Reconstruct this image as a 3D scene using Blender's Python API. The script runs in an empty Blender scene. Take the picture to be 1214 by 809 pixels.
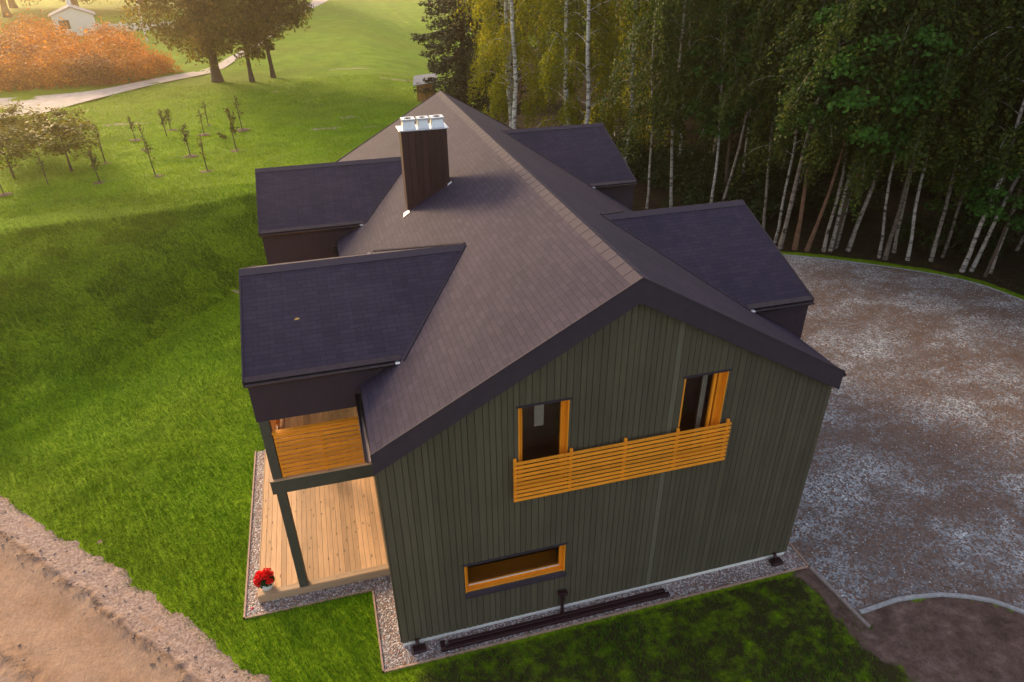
import bpy, math, random
import numpy as np
from mathutils import Vector, Matrix
R = math.radians
rnd = random.Random(7)
scene = bpy.context.scene
col = scene.collection
G = -0.15                       # ground level at the house, cladding starts at z = 0

# ------------------------------------------------------------------ helpers
class MB:
    """collects verts / faces / per-loop uvs and links them as ONE mesh object"""
    def __init__(s): s.v = []; s.f = []; s.uv = []
    def face(s, pts, uv=None):
        b = len(s.v); s.v += [tuple(p) for p in pts]; s.f.append(tuple(range(b, b+len(pts))))
        s.uv.append(uv if uv else [(0, 0)]*len(pts))
    def box(s, x0, x1, y0, y1, z0, z1):
        b = len(s.v)
        s.v += [(x0,y0,z0),(x1,y0,z0),(x1,y1,z0),(x0,y1,z0),(x0,y0,z1),(x1,y0,z1),(x1,y1,z1),(x0,y1,z1)]
        for q in ((0,3,2,1),(4,5,6,7),(0,1,5,4),(1,2,6,5),(2,3,7,6),(3,0,4,7)):
            s.f.append(tuple(b+i for i in q)); s.uv.append([(0,0)]*4)
    def prism(s, poly, d):
        """closed polygon (3-D points) swept along vector d"""
        n = len(poly); b = len(s.v); d = Vector(d)
        s.v += [tuple(p) for p in poly] + [tuple(Vector(p)+d) for p in poly]
        s.f.append(tuple(b+i for i in range(n))[::-1]); s.uv.append([(0,0)]*n)
        s.f.append(tuple(b+n+i for i in range(n))); s.uv.append([(0,0)]*n)
        for i in range(n):
            j = (i+1) % n; s.f.append((b+i, b+j, b+n+j, b+n+i)); s.uv.append([(0,0)]*4)
    def tube(s, path, rad, n=8, cap=True):
        path = [Vector(p) for p in path]; b = len(s.v); m = len(path)
        for i, p in enumerate(path):
            t = (path[min(i+1, m-1)] - path[max(i-1, 0)]).normalized()
            a = t.cross(Vector((0,1,0.01)) if abs(t.y) < .9 else Vector((1,0,0.01))).normalized(); c = t.cross(a)
            r = rad[i] if hasattr(rad, '__len__') else rad
            for k in range(n):
                w = 2*math.pi*k/n; s.v.append(tuple(p + a*(r*math.cos(w)) + c*(r*math.sin(w))))
        for i in range(m-1):
            for k in range(n):
                l = (k+1) % n; s.f.append((b+i*n+k, b+i*n+l, b+(i+1)*n+l, b+(i+1)*n+k)); s.uv.append([(0,0)]*4)
        if cap:
            s.f.append(tuple(b+k for k in range(n))[::-1]); s.uv.append([(0,0)]*n)
            s.f.append(tuple(b+(m-1)*n+k for k in range(n))); s.uv.append([(0,0)]*n)
    def lathe(s, prof, n=24, cx=0, cy=0):
        b = len(s.v)
        for r, z in prof:
            for k in range(n):
                w = 2*math.pi*k/n; s.v.append((cx+r*math.cos(w), cy+r*math.sin(w), z))
        for i in range(len(prof)-1):
            for k in range(n):
                l = (k+1) % n; s.f.append((b+i*n+k, b+i*n+l, b+(i+1)*n+l, b+(i+1)*n+k)); s.uv.append([(0,0)]*4)
    def build(s, name, mat, parent=None, smooth=False, bevel=0, loc=None):
        me = bpy.data.meshes.new(name); me.from_pydata(s.v, [], s.f)
        u = me.uv_layers.new(name='UVMap')
        flat = [c for f in s.uv for p in f for c in p]
        u.data.foreach_set('uv', flat)
        me.materials.append(mat); me.update()
        if smooth: me.polygons.foreach_set('use_smooth', [True]*len(me.polygons))
        o = bpy.data.objects.new(name, me); col.objects.link(o)
        if parent: o.parent = parent
        if loc: o.location = loc
        if bevel:
            bv = o.modifiers.new('bevel', 'BEVEL'); bv.width = bevel; bv.segments = 1; bv.limit_method = 'ANGLE'
        return o

def np_mesh(name, V, F, mat, parent=None, smooth=False, attrs=None):
    """numpy verts (N,3) and faces (M,k) to one mesh object"""
    me = bpy.data.meshes.new(name); M, k = F.shape
    me.vertices.add(len(V)); me.vertices.foreach_set('co', np.ascontiguousarray(V, np.float32).ravel())
    me.loops.add(M*k); me.loops.foreach_set('vertex_index', np.ascontiguousarray(F, np.int32).ravel())
    me.polygons.add(M); me.polygons.foreach_set('loop_start', np.arange(0, M*k, k, dtype=np.int32))
    try: me.polygons.foreach_set('loop_total', np.full(M, k, np.int32))
    except Exception: pass
    if smooth: me.polygons.foreach_set('use_smooth', np.ones(M, bool))
    for an, arr in (attrs or {}).items():
        a = me.attributes.new(an, 'FLOAT', 'POINT'); a.data.foreach_set('value', np.ascontiguousarray(arr, np.float32))
    me.update(calc_edges=True); me.validate()
    me.materials.append(mat)
    o = bpy.data.objects.new(name, me); col.objects.link(o)
    if parent: o.parent = parent
    return o

def empty(name, loc=(0,0,0), rz=0, scale=1):
    o = bpy.data.objects.new(name, None); o.empty_display_size = .3; col.objects.link(o)
    o.location = loc; o.rotation_euler = (0,0,rz); o.scale = (scale,)*3 if not hasattr(scale, '__len__') else scale
    return o
def tag(o, label, cat, group=None):
    o['label'] = label; o['category'] = cat
    if group: o['group'] = group
    return o
def struct(o, label=None):
    o['kind'] = 'structure'
    return o
def copy_tree(root, loc, rz=0, scale=1):
    r = root.copy(); col.objects.link(r); r.location = loc; r.rotation_euler = (0,0,rz)
    r.scale = (scale,)*3 if not hasattr(scale, '__len__') else scale
    for ch in root.children:
        c = ch.copy(); col.objects.link(c); c.parent = r
        for g in ch.children:
            d = g.copy(); col.objects.link(d); d.parent = c
    return r

_tab = np.random.RandomState(3).rand(256, 256)
def vnoise(x, y):
    xi = np.floor(x).astype(int); yi = np.floor(y).astype(int); fx = x-xi; fy = y-yi
    fx = fx*fx*(3-2*fx); fy = fy*fy*(3-2*fy)
    g = lambda a, b: _tab[a % 256, b % 256]
    return (g(xi,yi)*(1-fx)+g(xi+1,yi)*fx)*(1-fy) + (g(xi,yi+1)*(1-fx)+g(xi+1,yi+1)*fx)*fy
def fbm(x, y, o=4):
    s = 0; a = .5
    for i in range(o): s = s + a*vnoise(x*2**i+17*i, y*2**i+31*i); a *= .5
    return s
def sm(t):
    t = np.clip(t, 0, 1); return t*t*(3-2*t)
def ground_z(x, y):
    x = np.asarray(x, float); y = np.asarray(y, float)
    foot = np.interp(x, [-40,-20,-13,-9.7,-8.2,-3.75,2,10,20], [4,5,6.5,9.0,12.2,18.5,21.5,26,32])
    crest = np.interp(x, [-40,-13.5,-8.6,-3.4,4,12,20], [22,22.6,23,24.5,28,33,40])
    t = np.clip((y-foot)/(crest-foot), 0, 1)
    prof = np.minimum(t**1.35*(1-.12*sm((t-.75)/.25))/(1-.12), 1)
    fade = 1-sm((x-5)/14.)
    far = np.maximum(y-95, 0)*.012*sm((x+30)/50.)
    return G + 2.6*prof*fade + far
def gz(x, y): return float(ground_z(x, y))

# ------------------------------------------------------------------ node materials
class NT:
    def __init__(s, name):
        s.m = bpy.data.materials.new(name); s.m.use_nodes = True; s.t = s.m.node_tree; s.t.nodes.clear()
        s.out = s.t.nodes.new('ShaderNodeOutputMaterial'); s.b = s.t.nodes.new('ShaderNodeBsdfPrincipled')
        s.t.links.new(s.b.outputs[0], s.out.inputs[0])
    def n(s, typ, **kw):
        nd = s.t.nodes.new('ShaderNode'+typ)
        for k, v in kw.items():
            if k in nd.inputs.keys(): s.set(nd.inputs[k], v)
            else: setattr(nd, k, v)
        return nd
    def set(s, inp, v):
        if isinstance(v, bpy.types.NodeSocket): s.t.links.new(v, inp)
        elif isinstance(v, tuple) and len(v) == 3 and inp.type == 'RGBA': inp.default_value = (*v, 1)
        else: inp.default_value = v
    def P(s, **kw):
        for k, v in kw.items(): s.set(s.b.inputs[k.replace('_', ' ')], v)
    def coord(s, which='Object'): return s.n('TexCoord').outputs[which]
    def mapping(s, vec, scale=(1,1,1), rot=(0,0,0)):
        return s.n('Mapping', Vector=vec, Scale=scale, Rotation=rot).outputs[0]
    def noise(s, vec, scale, detail=3, rough=.55, out='Fac'):
        return s.n('TexNoise', Vector=vec, Scale=scale, Detail=float(detail), Roughness=rough).outputs[out]
    def ramp(s, fac, *stops):
        r = s.n('ValToRGB', Fac=fac); e = r.color_ramp.elements
        while len(e) < len(stops): e.new(.5)
        for el, (p, c) in zip(e, stops): el.position = p; el.color = (*c, 1) if hasattr(c, '__len__') else (c, c, c, 1)
        return r.outputs[0]
    def mix(s, fac, a, b, mode='MIX'):
        m = s.n('Mix', data_type='RGBA', blend_type=mode)
        s.set(m.inputs[0], fac); s.set(m.inputs[6], a); s.set(m.inputs[7], b); return m.outputs[2]
    def math(s, op, a, b=0., clamp=False):
        m = s.n('Math', operation=op, use_clamp=clamp); s.set(m.inputs[0], a); s.set(m.inputs[1], b); return m.outputs[0]
    def attr(s, name): return s.n('Attribute', attribute_name=name).outputs['Fac']
    def bump(s, h, strength=.3, dist=.01):
        s.set(s.b.inputs['Normal'], s.n('Bump', Strength=strength, Distance=dist, Height=h).outputs[0])
    def island(s): return s.n('NewGeometry').outputs['Random Per Island']

def plain(name, c, rough=.6, var=.25, scale=6., metal=0., bump=0.):
    t = NT(name); v = t.coord()
    n = t.noise(v, scale, 4)
    t.P(Base_Color=t.ramp(n, (.25, tuple(k*(1-var) for k in c)), (.75, tuple(k*(1+var) for k in c))), Roughness=rough, Metallic=metal)
    if bump: t.bump(n, bump, .01)
    return t.m

def shingle_mat():
    t = NT('roof_shingles'); uv = t.n('UVMap').outputs[0]
    br = t.n('TexBrick', Vector=uv, Scale=1.0, offset=.37, offset_frequency=2)
    for k, v in (('Color1', (.031,.024,.047)), ('Color2', (.044,.033,.058)), ('Mortar', (.015,.012,.022)), ('Mortar Size', .007), ('Mortar Smooth', .5), ('Brick Width', .30), ('Row Height', .115), ('Bias', 0.)):
        t.set(br.inputs[k], v)
    n1 = t.noise(uv, .45, 4); n2 = t.noise(uv, 55., 2); n3 = t.noise(t.mapping(uv, (6, .5, 1)), 1., 2)
    c = t.mix(.85, br.outputs['Color'], t.ramp(n1, (.3, (.74,.74,.80)), (.7, (1.20,1.16,1.10))), 'MULTIPLY')
    c = t.mix(.7, c, t.ramp(n2, (.25, .55), (.75, 1.45)), 'MULTIPLY')
    c = t.mix(.35, c, t.ramp(n3, (.35, .7), (.7, 1.25)), 'MULTIPLY')
    t.P(Base_Color=c, Roughness=.88, **{'Specular_IOR_Level': .25})
    t.bump(t.math('ADD', t.math('MULTIPLY', br.outputs['Fac'], -.8), t.math('MULTIPLY', n2, .3)), .40, .008)
    return t.m

def board_mat(name, c, var=.22, grain=(30, 30, 1.6), rough=.62, knots=0., odd=None):
    """boards: colour varies per board (mesh island), with grain along one axis"""
    t = NT(name); v = t.coord(); isl = t.island()
    lo = tuple(k*(1-var) for k in c); hi = tuple(k*(1+var) for k in c)
    stops = [(.0, lo), (.9, hi)]
    if odd: stops += [(.975, hi), (.985, odd)]
    base = t.ramp(isl, *stops)
    g = t.noise(t.mapping(v, grain), 1., 5, .65)
    base = t.mix(.55, base, t.ramp(g, (.3, .72), (.7, 1.22)), 'MULTIPLY')
    big = t.noise(v, .9, 3)
    base = t.mix(.5, base, t.ramp(big, (.3, .82), (.7, 1.15)), 'MULTIPLY')
    if knots:
        w = t.n('TexVoronoi', Vector=t.mapping(v, tuple(8 if q > 5 else 2.6 for q in grain)), Scale=1.0, Randomness=1.)
        k = t.math('LESS_THAN', w.outputs['Distance'], .13)
        base = t.mix(t.math('MULTIPLY', k, knots), base, tuple(q*.3 for q in c))
    t.P(Base_Color=base, Roughness=rough, **{'Specular_IOR_Level': .3}); t.bump(g, .25, .004)
    return t.m

def leaf_mat(name, a, b, c=None, trans=.35):
    t = NT(name); isl = t.island(); oi = t.n('ObjectInfo').outputs['Random']
    stops = [(0, a), (.75, b)] + ([(1., c)] if c else [])
    k = t.ramp(isl, *stops)
    nz = t.noise(t.coord(), .55, 2)
    k = t.mix(.8, k, t.ramp(nz, (.3, (.62,.66,.6)), (.7, (1.3,1.28,1.1))), 'MULTIPLY')
    k = t.mix(.9, k, t.ramp(oi, (0, (.8,.86,.85)), (1, (1.2,1.12,1.0))), 'MULTIPLY')
    t.P(Base_Color=k, Roughness=.6, **{'Specular_IOR_Level': .25})
    tr = t.n('BsdfTranslucent', Color=k); mx = t.n('MixShader', Fac=trans)
    t.t.links.new(t.b.outputs[0], mx.inputs[1]); t.t.links.new(tr.outputs[0], mx.inputs[2]); t.t.links.new(mx.outputs[0], t.out.inputs[0])
    return t.m

def birch_bark(name='birch_bark', k=1.):
    t = NT(name); v = t.coord()
    n = t.noise(t.mapping(v, (2.2, 2.2, 7.)), 1., 4, .7); n2 = t.noise(v, .6, 2)
    c = t.ramp(n, (.40, (.045,.035,.03)), (.47, tuple(k*q for q in (.40,.37,.34))), (.7, tuple(k*q for q in (.60,.57,.52))))
    c = t.mix(t.ramp(n2, (.45, 0), (.7, .55)), c, (.16,.11,.07))
    oi = t.n('ObjectInfo').outputs['Random']
    if k == 1.: c = t.mix(1., c, t.ramp(oi, (0, (.30,.24,.20)), (.5, (.75,.70,.64)), (1, (1.05,1.05,1.05))), 'MULTIPLY')
    t.P(Base_Color=c, Roughness=.75); t.bump(n, .3, .02)
    return t.m
def glass_mat():
    t = NT('window_glass')
    tr = t.n('BsdfTransparent', Color=(.78,.76,.72)); gl = t.n('BsdfGlossy', Roughness=.03, Color=(.8,.75,.72))
    fr = t.n('Fresnel', IOR=1.6).outputs[0]
    mx = t.n('MixShader', Fac=t.math('MULTIPLY', fr, .8, True)); t.t.links.new(tr.outputs[0], mx.inputs[1]); t.t.links.new(gl.outputs[0], mx.inputs[2])
    t.t.links.new(mx.outputs[0], t.out.inputs[0]); return t.m

def ground_mat():
    t = NT('ground_turf'); v = t.coord()
    big = t.noise(v, .06, 4); mid = t.noise(v, .6, 4); fine = t.noise(t.mapping(v, (1,1,1)), 9., 4, .7); tiny = t.noise(v, 45., 2)
    g = t.ramp(mid, (.28, (.026,.078,.002)), (.55, (.052,.138,.003)), (.8, (.085,.185,.005)))
    y = t.n('SeparateXYZ', Vector=v).outputs[1]
    far = t.ramp(t.math('MULTIPLY_ADD', y, .012), (.12, 0), (.5, .8))      # mown meadow past the bank is yellower grass
    mead = t.ramp(mid, (.3, (.17,.31,.003)), (.7, (.27,.43,.005)))
    g = t.mix(t.math('MULTIPLY', far, .8), g, mead)
    g = t.mix(t.ramp(big, (.42, 0), (.7, .5)), g, (.18,.20,.012))
    g = t.mix(.85, g, t.ramp(fine, (.25, .45), (.75, 1.5)), 'MULTIPLY')
    g = t.mix(.6, g, t.ramp(tiny, (.3, .5), (.7, 1.45)), 'MULTIPLY')
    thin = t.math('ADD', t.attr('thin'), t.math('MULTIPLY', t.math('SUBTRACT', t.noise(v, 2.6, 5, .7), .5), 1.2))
    g = t.mix(t.ramp(thin, (.45, 0), (.75, .95)), g, (.040,.030,.016))  # soil between sparse blades, its dark tone also imitating vignette on the front lawn
    soil = t.ramp(t.noise(v, 2.6, 8, .8), (.3, (.050,.030,.024)), (.55, (.17,.11,.092)), (.75, (.30,.215,.185)))
    sm_ = t.math('ADD', t.attr('soil'), t.math('MULTIPLY', t.math('SUBTRACT', t.noise(v, 1.1, 5, .65), .5), 1.1))
    g = t.mix(t.ramp(sm_, (.42, 0), (.60, 1)), g, soil)
    pale = t.math('ADD', t.attr('bare'), t.math('MULTIPLY', t.math('SUBTRACT', t.noise(v, 1.5, 5, .7), .5), 1.3))
    g = t.mix(t.ramp(pale, (.55, 0), (.75, .9)), g, (.36,.29,.20))
    lit = t.ramp(t.noise(v, 3.5, 5, .7), (.3, (.018,.012,.008)), (.6, (.05,.032,.018)), (.8, (.085,.058,.03)))
    lit = t.mix(t.ramp(t.noise(v, .8, 3), (.5, 0), (.7, .7)), lit, (.018,.034,.006))
    fm = t.math('ADD', t.attr('wood'), t.math('MULTIPLY', t.math('SUBTRACT', t.noise(v, 1.6, 4), .5), .7))
    g = t.mix(t.ramp(fm, (.4, 0), (.6, 1)), g, lit)
    t.P(Base_Color=g, Roughness=.95, **{'Specular_IOR_Level': .1})
    t.bump(t.math('ADD', t.math('MULTIPLY', fine, .7), t.math('MULTIPLY', tiny, .3)), .9, .10)
    return t.m

def gravel_mat():
    t = NT('yard_gravel'); v = t.coord()
    vo = t.n('TexVoronoi', Vector=v, Scale=22.); st = vo.outputs['Color']
    r = t.n('SeparateColor', Color=st).outputs[0]
    stone = t.ramp(r, (0, (.12,.11,.115)), (.45, (.31,.325,.35)), (.8, (.50,.53,.56)), (1, (.74,.78,.82)))
    stone = t.mix(t.math('LESS_THAN', t.n('SeparateColor', Color=st).outputs[1], .22), stone, (.20,.115,.085))
    br = t.ramp(t.noise(v, 9., 5, .7), (.3, (.105,.064,.048)), (.7, (.225,.148,.115)))
    m = t.noise(t.mapping(v, (.34,.62,.5), (0,0,R(40))), 1., 5, .62); m2 = t.noise(v, 3.4, 4, .7)
    k = t.math('ADD', m, t.math('MULTIPLY', t.math('SUBTRACT', m2, .5), .55))
    k = t.math('ADD', k, t.math('MULTIPLY', t.math('SUBTRACT', r, .5), .30))
    c = t.mix(t.ramp(k, (.455, 0), (.575, .94)), stone, br)
    c = t.mix(.6, c, t.ramp(t.noise(v, 60., 2), (.3, .6), (.7, 1.35)), 'MULTIPLY')
    t.P(Base_Color=c, Roughness=.9, **{'Specular_IOR_Level': .2})
    t.bump(t.math('SUBTRACT', 1., vo.outputs['Distance']), .8, .03)
    return t.m
def pebble_mat():
    t = NT('border_pebbles'); v = t.coord(); vo = t.n('TexVoronoi', Vector=v, Scale=30.)
    sc = t.n('SeparateColor', Color=vo.outputs['Color']); r = sc.outputs[0]
    c = t.ramp(r, (0, (.14,.12,.12)), (.35, (.32,.275,.275)), (.7, (.52,.46,.455)), (1, (.72,.67,.66)))
    c = t.mix(t.math('LESS_THAN', sc.outputs[1], .25), c, (.32,.19,.15))
    d = vo.outputs['Distance']
    c = t.mix(1., c, t.ramp(d, (.35, 1.), (.8, .5)), 'MULTIPLY')
    t.P(Base_Color=c, Roughness=.8); t.bump(t.math('SUBTRACT', 1., d), 1., .03); return t.m
def dirt_mat():
    t = NT('dirt_road_clay'); v = t.coord()
    n = t.noise(v, 1.3, 6, .65); f = t.noise(v, 16., 5, .75); fib = t.noise(t.mapping(v, (26, 5, 10), (0,0,R(-20))), 1., 4, .7)
    clay = t.ramp(n, (.3, (.30,.185,.118)), (.7, (.44,.295,.20)))
    clay = t.mix(.45, clay, t.ramp(fib, (.3, .65), (.7, 1.25)), 'MULTIPLY')
    grit = t.ramp(f, (.25, (.18,.12,.095)), (.5, (.36,.26,.215)), (.75, (.55,.44,.38)))
    b = t.math('ADD', t.attr('grit'), t.math('MULTIPLY', t.math('SUBTRACT', t.noise(v, 3., 5, .7), .5), .9))
    c = t.mix(t.ramp(b, (.35, 0), (.65, 1)), clay, grit)
    cl = t.math('ADD', t.attr('clod'), t.math('MULTIPLY', t.math('SUBTRACT', f, .5), 1.6))
    c = t.mix(t.ramp(cl, (.45, 0), (.75, .85)), c, (.085,.055,.04))
    c = t.mix(.5, c, t.ramp(f, (.3, .6), (.7, 1.3)), 'MULTIPLY')
    t.P(Base_Color=c, Roughness=.95, **{'Specular_IOR_Level': .1}); t.bump(f, .7, .03); return t.m

# ================================================================== SETTING
def poly_sdf(px, py, poly):
    """signed distance to a closed polygon, negative inside (numpy)"""
    d = np.full(px.shape, 1e9); inside = np.zeros(px.shape, bool); n = len(poly)
    for i in range(n):
        ax, ay = poly[i]; bx, by = poly[(i+1) % n]
        ex, ey = bx-ax, by-ay; wx, wy = px-ax, py-ay
        t = np.clip((wx*ex+wy*ey)/(ex*ex+ey*ey+1e-12), 0, 1)
        d = np.minimum(d, (wx-ex*t)**2+(wy-ey*t)**2)
        c = ((ay <= py) & (by > py)) | ((by <= py) & (ay > py))
        with np.errstate(divide='ignore', invalid='ignore'):
            xi = ax + (py-ay)*(bx-ax)/(by-ay if by != ay else 1e-12)
        inside ^= c & (px < xi)
    return np.where(inside, -1, 1)*np.sqrt(d)
def spline(pts, k=6):
    out = []
    P = [pts[0]]+list(pts)+[pts[-1]]
    for i in range(1, len(P)-2):
        for j in range(k):
            t = j/k; a, b, c, d = (np.array(P[i+q], float) for q in (-1, 0, 1, 2))
            out.append(tuple(.5*((2*b)+(-a+c)*t+(2*a-5*b+4*c-d)*t*t+(-a+3*b-3*c+d)*t**3)))
    out.append(tuple(pts[-1])); return out

curb_pts = [(9.51,-1.86),(10.56,-1.80),(11.58,-1.95),(12.50,-2.38),(12.91,-2.82),(14.2,-3.9),(16,-5.0),(19,-6.2)]
arc_pts = spline([(26.4,0),(26.6,4),(26.01,8.87),(25.29,11.2),(23.0,13.5),(20.0,15.65),(16.5,17.4),(12.8,18.7),(9.34,19.2)])
yard_poly = [(9.34,-.30),(9.36,-.45)] + curb_pts + [(24,-6.5)] + arc_pts

axx = np.concatenate([-np.geomspace(1600, 32, 26), np.arange(-30, -15, .5), np.arange(-15, 28, .2), np.arange(28, 60, 1.), np.geomspace(62, 1600, 24)])
axy = np.concatenate([-np.geomspace(400, 12, 12), np.arange(-10, -6, .5), np.arange(-6, 40, .2), np.arange(40, 110, 1.), np.geomspace(112, 1800, 34)])
X, Y = np.meshgrid(axx, axy)
Z = ground_z(X, Y)
flat = sm((poly_sdf(X, Y, [(-4.2,-1.2),(10,-1.2),(10,-7),(27.5,-7),(27.5,14),(21,19),(-4.2,19)]))/2.5)
roadn = np.array((-.735,-.678)); roadu = np.array((.678,-.735)); road0 = np.array((-7.08,4.92))
rt = (X-road0[0])*roadn[0]+(Y-road0[1])*roadn[1]
flat = flat*sm((-rt+.3)/1.5)
Z = Z + flat*((fbm(X*.45, Y*.45, 4)-.47)*.34 + (fbm(X*2.2+9, Y*2.2, 3)-.44)*.10) - .22*sm((rt-.25)/.4)*(Y < 14)
ysd = poly_sdf(X, Y, yard_poly)
wood = sm((X-13.2-1.2*(fbm(X*.2, Y*.2, 3)-.5)*2)/1.4)*sm((ysd+.1)/1.1)*sm((Y+4+X*0)/3)
wood = wood*(1-sm((Y-22)/4)) + sm((X-(1.0+.2*(Y+9)))/2.)*sm((Y-22)/4)*(Y < 95)
soil = sm((X-8.7+.12*(Y+.7)+.9*(fbm(X*1.7, Y*1.7, 3)-.44))/.35)*sm((-.2-Y)/.3)*sm((ysd+.1)/.1)*.78
bare = np.zeros_like(X); thin = sm((X+.6)/1.)*sm((-.35-Y)/.3)*.70*sm((9.9-X)/.5)  # thin: paints vignette darkness over the front lawn, along with sparse soil
for bx, by, rx, ry in ((.36,37.2,1.6,.55),(3.3,36.9,1.2,.4),(2.2,39.9,.9,.4),(-4.2,18.6,.45,.16),(-5.1,18.1,.4,.12),(6.2,45.5,1.6,.5),(5.0,41.5,1.3,.35),(-12.5,43.,2.6,.45),(-3,52,.4,.2),(4,62,3,.5),(7.5,56.,3.,.45)):
    bare = np.maximum(bare, np.exp(-(((X-bx)/rx)**2+((Y-by)/ry)**2))*.95)
ny, nx = X.shape
idx = np.arange(ny*nx).reshape(ny, nx)
F = np.stack([idx[:-1,:-1], idx[:-1,1:], idx[1:,1:], idx[1:,:-1]], -1).reshape(-1, 4)
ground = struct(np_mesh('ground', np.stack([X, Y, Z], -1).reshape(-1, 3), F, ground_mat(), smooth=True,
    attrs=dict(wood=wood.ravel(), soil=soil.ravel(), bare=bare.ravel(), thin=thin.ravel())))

def flat_sheet(name, poly, z, mat):
    m = MB(); m.face([(x, y, z) for x, y in poly]); return struct(m.build(name, mat))
yard = flat_sheet('gravel_yard', yard_poly, G+.006, gravel_mat())
peb = MB(); z = G+.012
for q in ([(-3.2,1.64),(-2.86,1.64),(-2.86,7.55),(-3.2,7.55)], [(-2.86,1.64),(.04,1.64),(.04,2.05),(-2.86,2.05)],
          [(-.45,-.46),(.04,-.46),(.04,1.64),(-.45,1.64)], [(.04,-.46),(9.32,-.46),(9.32,.04),(.04,.04)], [(8.96,.04),(9.32,.04),(9.32,17.4),(8.96,17.4)]):
    peb.face([(a, b, z) for a, b in q])
struct(peb.build('pebble_border', pebble_mat()))
edging = MB(); e = .018; z0, z1 = G-.05, G+.035
for x0, y0, x1, y1 in ((-3.2,1.64,-3.2,7.55),(-3.2,1.64,-.45,1.64),(-.45,-.46,-.45,1.64),(-.45,-.46,9.32,-.46),(9.32,-.46,9.32,17.4)):
    edging.box(min(x0,x1)-e, max(x0,x1)+e, min(y0,y1)-e, max(y0,y1)+e, z0, z1)
M_edge = board_mat('edging_board', (.42,.27,.20), .1)
struct(edging.build('border_edging', M_edge))

M_kerb = plain('kerb_concrete', (.34,.34,.35), .85, .3, 9, bump=.4)
def strip(path, w, z0, z1):
    m = MB(); L = []; Rr = []
    for i, p in enumerate(path):
        a = np.array(path[max(i-1,0)]); b = np.array(path[min(i+1,len(path)-1)]); t = (b-a)/np.linalg.norm(b-a); n = np.array((-t[1], t[0]))*w/2
        L.append(np.array(p)+n); Rr.append(np.array(p)-n)
    for i in range(len(path)-1):
        q = [L[i], L[i+1], Rr[i+1], Rr[i]]
        m.prism([(c[0], c[1], z0) for c in q], (0, 0, z1-z0))
    return m
struct(strip([(9.33,-.50),(9.40,-1.2),(9.50,-2.22)], .075, G-.05, G+.05).build('kerb', plain('kerb_timber', (.27,.22,.205), .8, .25, 12), bevel=.006))
cp = [(9.56,-1.86)]+spline(curb_pts[1:], 2)
struct(strip(cp, .085, G-.05, G+.06).build('curved_kerb', M_kerb, bevel=.008))
# thin concrete rim where the yard meets the verge
struct(strip(arc_pts, .06, G-.05, G+.025).build('yard_rim', M_kerb))

# dirt road with gritty shoulder and ridges (real relief)
s = np.arange(-12, 17, .05); tt = np.arange(-.35, 9, .05)
S, T = np.meshgrid(s, tt)
wob = (fbm(S*.9, S*0+3, 4)-.47)*.55 + (fbm(S*7.7, T*7.7, 2)-.37)*.16 + (fbm(S*3.1+50, S*0+9, 3)-.44)*.22
t2 = T + wob*np.exp(-np.maximum(T,0)/.7)
RX = road0[0]+roadu[0]*S+roadn[0]*T; RY = road0[1]+roadu[1]*S+roadn[1]*T
edge_in = sm((t2+.12)/.5)
n1 = fbm(S*5, T*5, 4)-.47; n2 = fbm(S*16+40, T*16, 3)-.44; n3 = fbm(S*1.3, T*1.3+7, 3)-.44
gritm = np.exp(-(np.maximum(np.abs(t2-.42)-.20,0)/.30)**2)
rline = t2-.86-.10*n3*2; ridge = np.exp(-(rline/.13)**2)
r2 = np.exp(-((t2-2.55-.35*n3)/.16)**2); r3 = np.exp(-((t2-3.1-.2*n3)/.5)**2)
H = .012 + .02*gritm + n1*.012*gritm + n2*.011*(gritm+1.5*ridge) + ridge*(.04+.10*np.maximum(n1+.15,0)) - .05*sm((t2-1.0)/.35) + r2*(.04+.09*np.maximum(n1+.1,0)) + n1*.012 + n3*.05*sm((t2-1)/.5)
H = H + .06*sm((t2-1)/.35)*0
Z2 = ground_z(RX, RY) + H + .012 - (1-edge_in)*.06
ny, nx = S.shape; idx = np.arange(ny*nx).reshape(ny, nx)
F = np.stack([idx[:-1,:-1], idx[1:,:-1], idx[1:,1:], idx[:-1,1:]], -1).reshape(-1, 4)
struct(np_mesh('dirt_road', np.stack([RX, RY, Z2], -1).reshape(-1, 3), F, dirt_mat(), smooth=True,
    attrs=dict(grit=(gritm*(.25+1.3*fbm(S*1.1+3, T*5.5, 4))+.55*r3).ravel(), clod=(ridge*.62+r2*.55+.42*np.exp(-((t2-.03)/.12)**2)+.30*np.exp(-((t2-.30-.15*n3)/.05)**2)).ravel())))
# clods and stones lying loose along the ridges
rs = np.random.RandomState(5); N = 700
cs = rs.uniform(-8, 13, N); ct = np.where(rs.rand(N) < .55, rs.normal(.86, .16, N), np.where(rs.rand(N) < .5, rs.normal(.4, .25, N), rs.normal(2.6, .25, N)))
ct = np.clip(ct, .05, 6); sz = .012+.03*rs.rand(N)**3
cx = road0[0]+roadu[0]*cs+roadn[0]*ct; cy = road0[1]+roadu[1]*cs+roadn[1]*ct
iu = np.clip(((cs+12)/.05).astype(int), 0, nx-1); iv = np.clip(((ct+.35)/.05).astype(int), 0, ny-1)
cz = Z2[iv, iu]+sz*.3
base = np.array([(1,0,0),(-1,0,0),(0,1,0),(0,-1,0),(0,0,.8),(0,0,-.8)], float)
V = base[None]*(sz[:,None,None])*(.7+.6*rs.rand(N,6,1)) + np.stack([cx,cy,cz],-1)[:,None,:]
f0 = np.array([(0,2,4),(2,1,4),(1,3,4),(3,0,4),(2,0,5),(1,2,5),(3,1,5),(0,3,5)])
F = (f0[None]+6*np.arange(N)[:,None,None]).reshape(-1,3)
o = np_mesh('loose_clods', V.reshape(-1,3), F, plain('clod', (.34,.255,.205), .95, .5, 5)); o['kind'] = 'stuff'; tag(o, 'loose clods and stones along the ridges of the dirt road', 'stones')

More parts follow.
